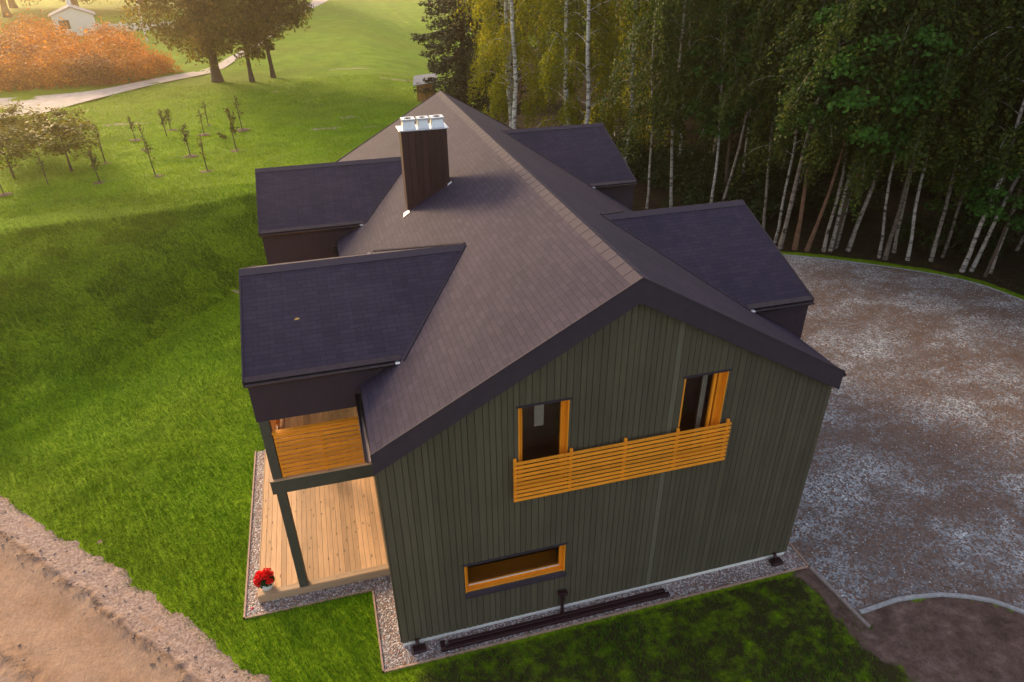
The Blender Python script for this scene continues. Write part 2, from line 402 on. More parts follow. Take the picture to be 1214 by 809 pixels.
# loose stones on the gravel yard
N = 26000; gx = rs.uniform(9.3, 26, N); gy = rs.uniform(-5, 18, N)
gk = (poly_sdf(gx, gy, yard_poly) < -.06) & (rs.rand(N) < np.clip((fbm(gx*.5, gy*.5, 3)-.25)*3.5, .1, 1)) & ~((gx < 9.36) & (gy > -.5)); gx, gy = gx[gk], gy[gk]; N = len(gx)
sz = .012+.016*rs.rand(N)**2
V = base[None]*sz[:,None,None]*(.6+.7*rs.rand(N,6,1)) + np.stack([gx, gy, G+.006+sz*.35],-1)[:,None,:]
F = (f0[None]+6*np.arange(N)[:,None,None]).reshape(-1,3)
st = NT('loose_gravel'); st.P(Base_Color=st.ramp(st.island(), (0, (.16,.11,.10)), (.35, (.30,.29,.30)), (.75, (.46,.48,.51)), (1, (.68,.70,.74))), Roughness=.85)
o = np_mesh('loose_gravel', V.reshape(-1,3), F, st.m); o['kind'] = 'stuff'; tag(o, 'loose grey stones lying over the gravel yard', 'stones')

# pale farm track winding past the far trees
def track(name, left, right, mat, zoff=.05):
    m = MB(); l = spline(left, 8); r = spline(right, 8)
    for i in range(len(l)-1):
        K = 4; g = lambda a, b, k: tuple(np.array(a)*(1-k/K)+np.array(b)*k/K)
        for k in range(K):
            q = [g(l[i], r[i], k), g(l[i], r[i], k+1), g(l[i+1], r[i+1], k+1), g(l[i+1], r[i+1], k)]
            m.face([(a, b, gz(a, b)+zoff) for a, b in q])
    return struct(m.build(name, mat))
M_track = plain('track_gravel', (.50,.43,.38), .95, .22, 1.2)
track('farm_track', [(-42,60),(-30,57.5),(-23.9,56.4),(-17.76,57.6),(-13.71,62.6),(-9.6,67.5),(-8.2,75),(-6.6,86),(-2.6,126),(3,160),(6,205)],
                    [(-42,40),(-28,42.5),(-20.7,46.2),(-16.5,53.4),(-12.9,59.5),(-8.6,65.2),(-7.1,74),(-5.2,86),(-.8,125),(6,158),(11,205)], M_track)

# ================================================================== HOUSE
house = tag(empty('house', (0, 0, 0)), 'dark green timber house with purple shingle gable roof and four dormers', 'house')
M_sh = shingle_mat()
M_ridge = plain('ridge_cap_felt', (.040,.029,.046), .9, .25, 30, bump=.3)
M_trim = plain('dark_trim', (.034,.023,.034), .85, .2, 5)
M_panel = board_mat('dormer_cladding', (.036,.022,.033), .14, (28,28,1.5))
M_metal = plain('gutter_metal', (.06,.045,.05), .28, .2, 8, metal=.8)
M_green = board_mat('green_siding', (.088,.077,.049), .11, (34,34,1.2), .7, odd=(.125,.115,.08))
M_post = plain('green_paint', (.060,.060,.044), .6, .15, 6)
M_back = plain('wall_backing', (.008,.008,.006), .9)
M_orange = board_mat('oiled_orange_timber', (.84,.30,.020), .12, (5,25,25), .45)
M_orangev = board_mat('oiled_orange_frame', (.84,.30,.018), .10, (25,25,3), .4)
M_plinth = plain('white_plinth', (.72,.71,.67), .8, .12, 3)
M_glass = glass_mat()
M_room = plain('room_dark', (.45,.27,.21), .8, .3, 2)
M_curtain = plain('curtain', (.55,.52,.46), .9, .1, 4)
M_zinc = plain('bright_zinc', (.62,.63,.66), .35, .12, 12, metal=.55)
M_deck = board_mat('deck_larch', (.56,.33,.165), .26, (26,2.0,26), .6, knots=.8)
M_decky = board_mat('deck_larch_cross', (.44,.29,.17), .12, (2.0,26,26), .6, knots=.4)
M_white = plain('white_paint', (.74,.74,.72), .6, .1, 5)

XP, ZP, ZE, XL, XR, YF, YB = 4.53, 7.64, 5.075, -.058, 8.99, -.19, 17.41
s_l = (ZP-ZE)/(XP-XL); s_r = (ZP-ZE)/(XR-XP)
def roof_z(x): return ZP-(XP-x)*s_l if x < XP else ZP-(x-XP)*s_r
def slab(m, a, b, c, d, th, u0=0):
    """shingled slab: a,b eave line, d,c ridge line (top face uv in metres)"""
    a, b, c, d = map(Vector, (a, b, c, d)); n = (b-a).cross(d-a).normalized()
    if n.z < 0: n = -n
    du = (b-a).normalized(); dv = (d-a)-du*((d-a).dot(du)); dv.normalize()
    uv = [((p-a).dot(du)+u0, (p-a).dot(dv)) for p in (a, b, c, d)]
    m.face([a, b, c, d], uv)
    lo = [p-n*th for p in (a, b, c, d)]
    m.face(lo[::-1])
    for i in range(4):
        j = (i+1) % 4; q = [(a,b,c,d)[i], (a,b,c,d)[j], lo[j], lo[i]]; m.face(q)
roof = MB()
slab(roof, (XL, YB, ZE), (XL, YF, ZE), (XP, YF, ZP), (XP, YB, ZP), .16)
slab(roof, (XR, YF, ZE), (XR, YB, ZE), (XP, YB, ZP), (XP, YF, ZP), .16, 3.7)
o_roof = roof.build('roof', M_sh, house)
# ridge capping in overlapping pieces, on the roof
def ridge_caps(m, p0, p1, sl, sr, w, step=.33, lift=.012, axis='y'):
    p0 = Vector(p0); p1 = Vector(p1); L = (p1-p0).length; t = (p1-p0)/L
    side = Vector((1,0,0)) if axis == 'y' else Vector((0,1,0))
    k = 0.
    while k < L-.02:
        a = p0+t*k; b = p0+t*min(k+step+.03, L)
        for sg, sl_ in ((-1, sl), (1, sr)):
            d = (side*sg + Vector((0,0,-sl_))).normalized()*w
            n = Vector((side.x*sg*sl_, side.y*sg*sl_, 1)).normalized()
            la, lb = n*(lift+.005), n*lift
            q = [a+la, b+lb, b+d+lb, a+d+la]
            m.face(q if sg*(1 if axis == 'y' else -1) < 0 else q[::-1])
            m.face([a+d+la, b+d+lb, b+d, a+d]); m.face([a+la, a+d+la, a+d, a])
        k += step
rc = MB(); ridge_caps(rc, (XP, YF, ZP), (XP, YB, ZP), s_l, s_r, .21, lift=.004)
rc.build('ridge_cap', M_ridge, o_roof)
# rake fascia on both gables + thin metal edge
for y0, dy in ((YF-.014, .16), (YB-.146, .16)):
    h = .42
    for q in ([(XL-.01, y0, ZE-.01), (XP, y0, ZP-.012), (XP, y0, ZP-h-.03), (XL-.01, y0, ZE-h)],
              [(XP+.001, y0, ZP-.012), (XR+.01, y0, ZE-.01), (XR+.01, y0, ZE-h), (XP+.001, y0, ZP-h-.03)]):
        fas = MB(); fas.prism(q, (0, dy, 0)); fas.build('fascia', M_trim, o_roof)
for y0 in (YF-.026, YB+.004):
    for q in ([(XL-.02, y0, ZE-.022), (XL-.02, y0, ZE+.022), (XP, y0, ZP+.022), (XP, y0, ZP-.022)],
              [(XP+.001, y0, ZP-.022), (XP+.001, y0, ZP+.022), (XR+.02, y0, ZE+.022), (XR+.02, y0, ZE-.022)]):
        edge = MB(); edge.prism(q, (0, .022, 0)); edge.build('edge_trim', M_trim, o_roof)

# ---- gable wall of vertical boards around the openings
openings = [(2.50,3.44,3.45,5.42), (5.66,6.56,3.45,5.45), (1.38,3.48,1.07,1.87)]
def gable_wall(name, y0, sgn, ops):
    boards, back = MB(), MB()
    xs = []; x = 0.
    r = random.Random(11)
    while x < 9.0-1e-6:
        w = r.choice((.11,.11,.12,.14)); x1 = min(x+w, 9.0)
        if 9.0-x1 < .06: x1 = 9.0
        xs.append((x, x1)); x = x1
    for a, b in xs:
        jit = r.uniform(0, .004)
        cuts = sorted({a+.005, b-.005} | {c for o in ops for c in o[:2] if a+.005 < c < b-.005} | ({XP} if a+.005 < XP < b-.005 else set()))
        for p, q in zip(cuts, cuts[1:]):
            mid = (p+q)/2; top = [roof_z(p)-.12, roof_z(q)-.12]; segs = [(0., None)]
            for o in sorted([o for o in ops if o[0] <= mid <= o[1]], key=lambda o: o[2]):
                z0 = segs[-1][0]; segs[-1] = (z0, o[2]); segs.append((o[3], None))
            for z0, z1 in segs:
                tp, tq = (top if z1 is None else (z1, z1))
                yf = y0-sgn*(.022+jit)
                boards.prism([(p, yf, z0), (q, yf, z0), (q, yf, tq), (p, yf, tp)], (0, sgn*.022, 0))
    cuts = sorted({0., 9., XP} | {c for o in ops for c in o[:2]})
    for p, q in zip(cuts, cuts[1:]):
        mid = (p+q)/2; segs = [(0.01, None)]
        for o in sorted([o for o in ops if o[0] <= mid <= o[1]], key=lambda o: o[2]):
            z0 = segs[-1][0]; segs[-1] = (z0, o[2]); segs.append((o[3], None))
        for z0, z1 in segs:
            tp, tq = (roof_z(p)-.14, roof_z(q)-.14) if z1 is None else (z1, z1)
            back.prism([(p, y0+sgn*.001, z0), (q, y0+sgn*.001, z0), (q, y0+sgn*.001, tq), (p, y0+sgn*.001, tp)], (0, sgn*.12, 0))
    o = boards.build(name, M_green, house); back.build('wall_backing', M_back, o); return o
gable_wall('gable_wall', 0., 1, openings)
gable_wall('gable_wall', 17.22, -1, [])
for x0, sg in ((0., 1), (9., -1)):
    m, bk = MB(), MB(); y = .004; r = random.Random(5)
    while y < 17.2:
        w = r.choice((.11,.12,.14)); y1 = min(y+w, 17.216); j = r.uniform(0, .004)
        m.box(*sorted((x0-sg*(.022+j), x0)), y+.005, y1-.005, 0, 4.98); y = y1
    bk.box(*sorted((x0+sg*.001, x0+sg*.12)), .125, 17.09, .01, 4.97)
    o = m.build('side_wall', M_green, house); bk.build('wall_backing', M_back, o)
pl = MB(); pl.box(.012, 8.988, .012, 17.2, G-.2, .004); pl.build('plinth', M_plinth, house)

# ---- windows
def window(name, x0, x1, z0, z1, sash=False, low=False):
    f = MB(); d = .10; st = .085 if low else .11
    f.box(x0, x0+.022, -.028, d, z0, z1); f.box(x1-.022, x1, -.028, d, z0, z1)          # jamb liners
    f.box(x0+.022, x1-.022, -.005, d, z1-.022, z1); f.box(x0+.022, x1-.022, -.005, d, z0, z0+.022)
    f.box(x0, x0+st, d, d+.07, z0, z1); f.box(x1-st, x1, d, d+.07, z0, z1)              # frame
    f.box(x0+st, x1-st, d, d+.07, z1-st, z1); f.box(x0+st, x1-st, d, d+.07, z0, z0+st)
    o = f.build(name, M_orangev, house, bevel=.004)
    g = MB(); gx1 = x1-st-(.10 if sash else 0)
    g.face([(x0+st, d+.035, z0+st), (gx1, d+.035, z0+st), (gx1, d+.035, z1-st), (x0+st, d+.035, z1-st)])
    g.build('pane', M_glass, o)
    rm = MB(); y1 = 1.5
    a, b, c, e = x0-.4, x1+.4, z0-.25, z1+.3
    ya = .13
    rm.face([(a,y1,c),(b,y1,c),(b,y1,e),(a,y1,e)]); rm.face([(a,ya,c),(b,ya,c),(b,y1,c),(a,y1,c)])
    rm.face([(a,ya,c),(a,y1,c),(a,y1,e),(a,ya,e)]); rm.face([(b,y1,c),(b,ya,c),(b,ya,e),(b,y1,e)]); rm.face([(a,ya,e),(a,y1,e),(b,y1,e),(b,ya,e)])
    rm.build('room_interior', M_room, o)
    if sash:
        s_ = MB(); s_.box(x1-st-.10, x1-st-.045, d-.01, d+.06, z0+.02, z1-.02); s_.build('sash', M_orangev, o, bevel=.004)
    if low:
        s_ = MB(); s_.box(x0+.02, x1-.02, .18, .55, z0+.02, z0+.05); s_.build('inner_sill', M_orange, o)
        s_ = MB(); s_.box(x0+st, x1-st, d-.012, d+.0, z0+st-.012, z0+st+.006); s_.build('glazing_bead', M_white, o)
    fl = MB(); fl.box(x0-.04, x1+.04, -.055, .0, z1+.001, z1+.012); fl.box(x0-.04, x1+.04, -.055, -.047, z1-.012, z1+.001)
    fl.build('head_flashing', M_trim, o)
    return o
w1 = window('french_door', *openings[0]); w2 = window('french_door', *openings[1], sash=True); w3 = window('low_window', *openings[2], low=True)
c = MB(); c.box(2.88, 3.06, .26, .30, 4.72, 5.40); c.build('hanging_cloth', M_curtain, w1)
c = MB()
for k in range(5): c.box(6.20+k*.02, 6.215+k*.02, .22+.012*(k % 2), .26, 3.2, 5.35)
c.build('curtain', M_curtain, w2)
w2['label'] = 'french door with a doubled orange sash post and pale curtain'; w1['label'] = 'french door with a pale cloth hanging inside'
si = MB(); si.prism([(1.36,-.09,1.035),(1.36,-.085,.96),(1.36,.0,.97),(1.36,.0,1.068)], (2.14,0,0)); si.build('sill', M_trim, w3)

# ---- french balcony railing on the gable
sl_ = MB(); n = 10; zb, zt = 3.37, 4.33; p = (zt-zb)/n
for k in range(n): sl_.box(2.37, 6.74, -.150, -.125, zb+k*p, zb+k*p+.061)
jr = sl_.build('french_balcony_railing', M_orange, house, bevel=.004)
for x in (2.41, 3.48, 4.55, 5.62, 6.68):
    m = MB(); m.box(x-.028, x+.028, -.123, -.076, zb-.0, zt+.022); m.box(x-.02, x+.02, -.076, -.022, 3.9, 3.96)
    m.build('post', M_orangev, jr, bevel=.004)

# ---- dormers
def dormer(name, xo, yc, w, zr, ze, zb, left=True):
    """cross gable: outer end at x = xo, ridge at yc, half width w"""
    sg = 1 if left else -1
    xin = (XP-(ZP-zr)/s_l) if left else (XP+(ZP-zr)/s_r)
    xei = (XP-(ZP-ze)/s_l) if left else (XP+(ZP-ze)/s_r)
    sl = (zr-ze)/w
    b = MB(); oh = .05
    x0 = xo+sg*oh; prof = [(yc-w+oh, zb), (yc-w+oh, ze-.10), (yc, zr-.10), (yc+w-oh, ze-.10), (yc+w-oh, zb)]
    b.prism([(x0, y, z) for y, z in prof], ((xin+sg*.25)-x0, 0, 0))
    o = b.build('dormer', M_panel, house)
    r = MB(); xr = xin+sg*.5
    A, B = (xo, yc-w, ze), (xr, yc-w, ze); Cc, D = (xr, yc, zr), (xo, yc, zr)
    slab(r, A, B, Cc, D, .10); A2, B2 = (xr, yc+w, ze), (xo, yc+w, ze); slab(r, A2, B2, D, Cc, .10)
    r.build('dormer_roof', M_sh, o)
    c = MB(); p0, p1 = ((xo, yc, zr), (xin+sg*.05, yc, zr)); ridge_caps(c, p0, p1, sl, sl, .20, axis='x')
    c.build('ridge_cap', M_ridge, o)
    e = MB()                                                      # verge trim at the outer end
    for q in (-1, 1):
        e.prism([(xo-sg*.012, yc, zr-.10), (xo-sg*.012, yc, zr+.018), (xo-sg*.012, yc+q*w, ze+.018), (xo-sg*.012, yc+q*w, ze-.12)], (sg*.03, 0, 0))
    e.build('verge_trim', M_trim, o)
    for q in (-1, 1):
        y = yc+q*w; g = MB()                                      # drip edge, gutter trough and outlet
        xa, xb = xo+sg*.03, xei-sg*.02
        lo, hi = min(xa, xb), max(xa, xb)
        g.prism([(lo, y-q*.10, ze+sl*.10+.006), (hi, y-q*.10, ze+sl*.10+.006), (hi, y+q*.02, ze+.004-sl*.02), (lo, y+q*.02, ze+.004-sl*.02)], (0, 0, -.006))
        R_, yy = .055, y+q*.045
        P = [(yy+R_*math.cos(a), ze-.045+R_*math.sin(a)) for a in np.linspace(math.pi, 2*math.pi, 9)]
        P2 = [(yy+(R_-.008)*math.cos(a), ze-.045+(R_-.008)*math.sin(a)) for a in np.linspace(2*math.pi, math.pi, 9)]
        g.prism([(lo, a, b_) for a, b_ in P+P2], (hi-lo, 0, 0))
        gt = g.build('gutter', M_metal, o)
        k = MB(); xe = xb-sg*.07
        k.tube([(xe, yy, ze-.04), (xe, yy, ze-.14), (xe+sg*.05, yy, ze-.2)], .03, 8); k.box(xe-.045, xe+.045, yy-.06, yy+.06, ze-.055, ze-.03)
        k.build('outlet', M_zinc, gt)
    v = MB()                                                      # valley flashing on the main slope
    for q in (-1, 1):
        for dlt in (.07, .11):
            pa = Vector((xei, yc+q*w, ze)); pb = Vector((xin, yc, zr)); off = Vector((0, q*dlt, 0))
            up = Vector((-s_l*sg, 0, 1)).normalized()*.012
            pa2 = pa+off+up+Vector((sg*.02, 0, sg*.02*s_l*sg)); pb2 = pb+off*.6+up
            v.tube([pa2, pb2], .018, 5)
    v.build('valley_flashing', M_trim, o)
    return o
dormer('dormer', -2.085, 4.675, 2.73, 6.59, 5.545, 4.60)
dormer('dormer', -2.085, 12.476, 2.73, 6.59, 5.545, 4.60)
dormer('dormer', 9.593, 4.87, 3.15, 6.835, 5.645, 4.62, False)
dormer('dormer', 9.593, 13.85, 3.15, 6.835, 5.645, 4.62, False)

# ---- gutter along the exposed bits of the main eaves
def eave_gutter(x, sg, y0, y1):
    g = MB(); R_ = .065; xx = x-sg*.055
    P = [(xx+R_*math.cos(a), ZE-.10+R_*math.sin(a)) for a in np.linspace(math.pi, 2*math.pi, 9)]
    P2 = [(xx+(R_-.01)*math.cos(a), ZE-.10+(R_-.01)*math.sin(a)) for a in np.linspace(2*math.pi, math.pi, 9)]
    g.prism([(a, y0, b) for a, b in P+P2], (0, y1-y0, 0))
    g.build('eave_gutter', M_metal, house)
eave_gutter(XL, 1, -.17, 1.93); eave_gutter(XL, 1, 7.42, 9.72); eave_gutter(XL, 1, 15.23, 17.3)
eave_gutter(XR, -1, -.17, 1.70); eave_gutter(XR, -1, 8.05, 10.68); eave_gutter(XR, -1, 17.02, 17.35)

# ---- balconies under the two left dormers
def balcony(y0, y1):
    f = MB(); y = 0
    for k in range(14):
        a = -1.93+k*.137; f.box(a+.003, min(a+.134, -.03), y0+.13, y1-.13, 3.13, 3.165)
    fl = f.build('balcony_floor', M_deck, house)
    b = MB(); b.box(-2.06, -.024, y0-.02, y0+.11, 2.84, 3.165); b.box(-2.06, -.024, y1-.11, y1+.02, 2.84, 3.165); b.box(-2.06, -1.94, y0+.112, y1-.112, 2.84, 3.125)
    b.build('balcony_beam', M_post, house, bevel=.006)
    t = MB(); t.box(-2.07, -.03, y0-.03, y0+.12, 3.167, 3.19); t.box(-2.07, -.03, y1-.12, y1+.03, 3.167, 3.19); t.box(-2.07, -1.93, y0+.122, y1-.122, 3.167, 3.19)
    t.build('balcony_edge_board', M_decky, house)
    r = MB(); n = 10; p = 1.06/n
    for k in range(n):
        z = 3.235+k*p; r.box(-1.80, -.04, y0+.0, y0+.026, z, z+.073); r.box(-1.975, -1.95, y0+.2, y1-.2, z, z+.073); r.box(-1.80, -.04, y1-.026, y1, z, z+.073)
    rl = r.build('railing', M_orange, house, bevel=.004)
    t = MB(); t.box(-1.81, -.03, y0-.035, y0+.085, 4.297, 4.327); t.box(-2.0, -1.9, y0+.2, y1-.2, 4.297, 4.327); t.box(-1.81, -.03, y1-.085, y1+.035, 4.297, 4.327)
    t.build('top_rail', M_orange, rl, bevel=.004)
    for x in (-1.78, -.93, -.08):
        for yy in (y0+.028, y1-.075):
            q = MB(); q.box(x-.024, x+.024, yy, yy+.047, 3.192, 4.296); q.build('post', M_orangev, rl)
    for yy in np.linspace(y0+.25, y1-.3, 4):
        q = MB(); q.box(-1.948, -1.90, yy, yy+.047, 3.192, 4.296); q.build('post', M_orangev, rl)
    for yy in (y0+.02, y1-.21):
        q = MB(); q.box(-2.0, -1.82, yy, yy+.19, .052, 2.838); q.box(-2.0, -1.82, yy, yy+.19, 3.192, 4.598)
        q.build('post', M_post, house, bevel=.006)
balcony(1.97, 7.38); balcony(9.77, 15.18)

# ---- chimney
ch = MB(); cx0, cx1, cy0, cy1, ct = 1.90, 3.08, 8.49, 9.02, 8.24
n = 7; w = (cx1-cx0)/n
for k in range(n):
    a, b = cx0+k*w, cx0+(k+1)*w
    ch.prism([(a+.004, cy0, 5.9), (b-.004, cy0, 5.9), (b-.004, cy0, ct), (a+.004, cy0, ct)], (0, .02, 0))
    ch.prism([(a+.004, cy1-.02, 5.9), (b-.004, cy1-.02, 5.9), (b-.004, cy1-.02, ct), (a+.004, cy1-.02, ct)], (0, .02, 0))
ch.box(cx0, cx1, cy0+.021, cy1-.021, 5.9, ct-.003)
chim = ch.build('chimney', board_mat('chimney_sheet', (.047,.019,.017), .12, (20,20,.6), .5), house)
m = MB(); m.box(cx0-.05, cx1+.05, cy0-.05, cy1+.05, ct, ct+.03); m.build('cap_plate', M_zinc, chim, bevel=.006)
for cx, a in ((2.13, .17), (2.50, .145), (2.87, .17)):
    m = MB(); yc_ = (cy0+cy1)/2-.03; z0 = ct+.03; b = a*.80; h = .19
    q0 = [(cx-a,yc_-a,z0),(cx+a,yc_-a,z0),(cx+a,yc_+a,z0),(cx-a,yc_+a,z0)]; q1 = [(cx-b,yc_-b,z0+h),(cx+b,yc_-b,z0+h),(cx+b,yc_+b,z0+h),(cx-b,yc_+b,z0+h)]
    for i in range(4): m.face([q0[i], q0[(i+1)%4], q1[(i+1)%4], q1[i]])
    c = b+.035; z1 = z0+h; rr = .095 if a > .15 else .08
    sq = [(cx-c,yc_-c),(cx+c,yc_-c),(cx+c,yc_+c),(cx-c,yc_+c)]
    for i in range(4): (xa,ya),(xb,yb) = sq[i], sq[(i+1)%4]; m.face([(xa,ya,z1),(xb,yb,z1),(xb,yb,z1+.05),(xa,ya,z1+.05)])
    m.face([(x_,y_,z1) for x_,y_ in sq][::-1])
    ring = [(cx+rr*math.cos(t_), yc_+rr*math.sin(t_), z1+.05) for t_ in np.linspace(0, 2*math.pi, 25)[:-1]]
    out = []
    for t_ in np.linspace(0, 2*math.pi, 25)[:-1]:
        k_ = c/max(abs(math.cos(t_)), abs(math.sin(t_))); out.append((cx+k_*math.cos(t_), yc_+k_*math.sin(t_), z1+.05))
    for i in range(24):
        j = (i+1) % 24; m.face([out[i], out[j], ring[j], ring[i]])
    pot_ = m.build('flue_pot', M_zinc, chim)
    m = MB(); m.lathe([(rr, z1+.05), (rr, z1-.12), (0.001, z1-.12)], 24, cx, yc_); m.build('flue_hole', M_back, pot_, smooth=True)
def onroof(x, y, up=.014): return Vector((x, y, roof_z(x)+up))
for (x, y, a, b) in ((cx0-.03, cy0-.03, .14, .20), (cx1+.0, cy0-.02, .09, .10)):
    m = MB(); m.prism([onroof(x-a, y-b), onroof(x+a*.35, y-b*.75), onroof(x+a*.5, y+b*.3), onroof(x-a*.6, y+b*.4)], (0, 0, .006))
    m.build('flashing', M_white, chim)

# ---- things standing around the house
dk = MB(); r = random.Random(4); x = -2.88
while x < -.03:
    x1 = min(x+.118, -.026); dk.box(x+.003, x1-.003, 2.145, 7.5, .022, .05+r.uniform(0,.003)); x = x1
deck = tag(dk.build('wooden_deck', M_deck, None), 'pale larch plank deck beside the green house under the balcony', 'deck')
m = MB(); m.box(-2.885, -.026, 2.0, 2.142, .02, .053); m.box(-2.885, -.026, 1.975, 1.998, G-.03, .045); m.box(-2.905, -2.887, 1.975, 7.5, G-.03, .045)
m.build('edge_board', M_decky, deck)
m = MB(); m.box(-2.86, -.03, 2.02, 7.48, G-.03, .018); m.build('joists', M_back, deck)

# flower pot
fp = tag(empty('flower_pot', (-2.70, 2.21, .056)), 'white round pot of red geraniums on the deck corner', 'flower pot')
m = MB(); m.lathe([(.001,0),(.125,0),(.150,.08),(.165,.17),(.172,.20),(.180,.205),(.180,.222),(.160,.222),(.155,.19),(.001,.185)], 28); m.build('pot', M_white, fp, smooth=True)
rs = np.random.RandomState(2)
def leafy(name, P, N, size, mat, parent, asp=.6, rs=rs):
    n = len(P); d = rs.normal(size=(n,3)); N = N+.35*rs.normal(size=(n,3)); N /= np.linalg.norm(N,axis=1)[:,None]
    a = np.cross(N, d); a /= np.linalg.norm(a,axis=1)[:,None]+1e-9; b = np.cross(N, a)
    sz = (size*(.7+.6*rs.rand(n)))[:,None]
    V = np.stack([P-a*sz*.5, P-b*sz*asp*.5, P+a*sz*.5, P+b*sz*asp*.5], 1).reshape(-1,3)
    F = np.arange(4*n).reshape(-1,4); return np_mesh(name, V, F, mat, parent)
n = 420; u = rs.normal(size=(n,3)); u /= np.linalg.norm(u,axis=1)[:,None]; u[:,2] = np.abs(u[:,2]); rr_ = rs.rand(n)[:,None]**.4
leafy('leaves', u*rr_*np.array([.20,.20,.15])+np.array([0,0,.21]), u+np.array([0,0,.6]), .065, leaf_mat('geranium_leaf', (.02,.05,.01), (.04,.08,.015)), fp, .9)
cl = []; 
for k in range(26):
    a = rs.rand()*6.283; q = .20*rs.rand()**.5; c0 = np.array([q*math.cos(a), q*math.sin(a), .40-.9*q*q*3+.03*rs.rand()])
    v = rs.normal(size=(38,3)); v /= np.linalg.norm(v,axis=1)[:,None]; cl.append(c0+v*.052)
P = np.concatenate(cl); leafy('blooms', P, rs.normal(size=P.shape), .040, leaf_mat('geranium_petal', (.75,.006,.010), (.90,.015,.015), trans=.2), fp, .9)
m = MB(); m.box(-.026,.022,-.02,.024,0,.012); m.box(-.01,.03,.0,.03,.012,.02)
tag(m.build('fallen_bloom', plain('fallen_petal', (.65,.01,.03), .5), loc=(-3.05, 1.86, G+.013)), 'single red bloom dropped on the pebble border', 'petal')

# long dark bars lying on the pebbles with an upright T post
M_brown = plain('brown_metal', (.038,.014,.017), .42, .2, 9, metal=.3)
def bar(y, z, x0, x1, lab):
    m = MB(); m.box(x0, x1, -.04, .04, 0, .075); o = m.build('metal_bar', M_brown, bevel=.006, loc=(0, y, z)); tag(o, lab, 'metal bar', 'dark bars on the pebbles'); return o
bar(-.31, G+.02, .84, 5.86, 'long dark brown metal bar on the pebbles, outermost and nearest the lawn')
bar(-.20, G+.02, .92, 5.80, 'long dark brown metal bar on the pebbles, nearer the house wall')
m = MB(); m.box(-.05,.05,-.10,.10,0,.14); tag(m.build('end_block', M_brown, bevel=.01, loc=(.80,-.26,G+.015)), 'dark brown block at the left end of the long bars', 'block')
tp = tag(empty('tap_post', (3.42, -.12, G+.012)), 'dark brown upright tap post with a flat T head by the low window', 'post')
m = MB(); m.box(-.03,.03,-.03,.03,0,.60); m.build('post', M_brown, tp, bevel=.006)
m = MB(); m.box(-.10,.10,-.05,.05,.601,.68); m.tube([(.0,-.05,.64),(0,-.12,.63),(0,-.13,.57)], .018, 8); m.build('head', M_brown, tp, bevel=.008)
for x, lab in ((.32, 'dark brown drain gully under the left corner of the gable'), (8.66, 'dark brown drain gully under the right corner of the gable')):
    g = tag(empty('drain_gully', (x, -.16, G+.012)), lab, 'drain', 'drain gullies at the house corners')
    m = MB(); m.box(-.14,.14,-.09,.09,0,.075); m.build('box', M_brown, g, bevel=.01)
    m = MB(); m.tube([(-.02,.03,.07),(-.02,.05,.16),(-.02,.10,.22)], .04, 10); m.build('pipe_shoe', M_brown, g, smooth=True)
for nm, x, y, zz, lab in (('fallen_leaf', .1, 3.2, None, 'yellow leaf fallen on the front left dormer roof'),):
    m = MB(); m.face([(-.06,0,.004),(0,-.03,.012),(.07,0,.006),(0,.035,.014)])
    zq = 5.545+(y-1.945)*(6.59-5.545)/2.73
    o = m.build(nm, plain('leaf_yellow', (.55,.33,.06), .6), loc=(-1.05, y, zq+.01)); o.rotation_euler = (R(21), 0, .4); tag(o, lab, 'leaf')

# ================================================================== VEGETATION
def tube_np(path, rad, n=7):
    path = np.array(path, float); m = len(path); V = []
    for i in range(m):
        t = path[min(i+1,m-1)]-path[max(i-1,0)]; t /= np.linalg.norm(t)+1e-9
        a = np.cross(t, (0,1,.02) if abs(t[1]) < .9 else (1,0,.02)); a /= np.linalg.norm(a); c = np.cross(t, a)
        w = np.arange(n)*2*np.pi/n
        V.append(path[i]+rad[i]*(np.cos(w)[:,None]*a+np.sin(w)[:,None]*c))
    V = np.concatenate(V); F = []
    for i in range(m-1):
        k = np.arange(n); l = (k+1) % n
        F.append(np.stack([i*n+k, i*n+l, (i+1)*n+l, (i+1)*n+k], -1))
    return V, np.concatenate(F)
def join(parts):
    V, F, b = [], [], 0
    for v, f in parts: V.append(v); F.append(f+b); b += len(v)
    return np.concatenate(V), np.concatenate(F)
def leaf_mesh(name, P, Nn, size, mat, parent, rs, asp=.6, jit=.5):
    n = len(P); d = rs.normal(size=(n,3)); N = Nn+jit*rs.normal(size=(n,3)); N /= np.linalg.norm(N,axis=1)[:,None]+1e-9
    a = np.cross(N, d); a /= np.linalg.norm(a,axis=1)[:,None]+1e-9; b = np.cross(N, a)
    sz = (size*(.6+.8*rs.rand(n)))[:,None]
    V = np.stack([P-a*sz*.5, P-b*sz*asp*.5, P+a*sz*.5, P+b*sz*asp*.5], 1).reshape(-1,3)
    return np_mesh(name, V, np.arange(4*n).reshape(-1,4), mat, parent)
M_birch = birch_bark()
M_birchw = birch_bark('white_birch_bark', 1.45)
M_bark = plain('bark', (.085,.058,.042), .9, .4, 5, bump=.8)
M_brownbark = plain('pine_bark', (.20,.105,.062), .9, .4, 3, bump=.8)
L_birch = leaf_mat('birch_leaf', (.034,.064,.010), (.075,.115,.016), (.15,.15,.02), .45)
L_birchy = leaf_mat('birch_leaf_yellow_sunlit', (.19,.23,.010), (.33,.33,.012), (.50,.40,.015), .6)  # early autumn yellow, brightened further so the leaf colour carries sunlight
L_maple = leaf_mat('maple_leaf', (.03,.10,.014), (.06,.18,.024), (.09,.20,.03), .45)
L_spruce = leaf_mat('spruce_needles', (.020,.030,.012), (.042,.055,.020), (.085,.075,.025), .15)
L_oak = leaf_mat('broad_leaf', (.10,.095,.008), (.19,.16,.012), (.30,.21,.02), .6)
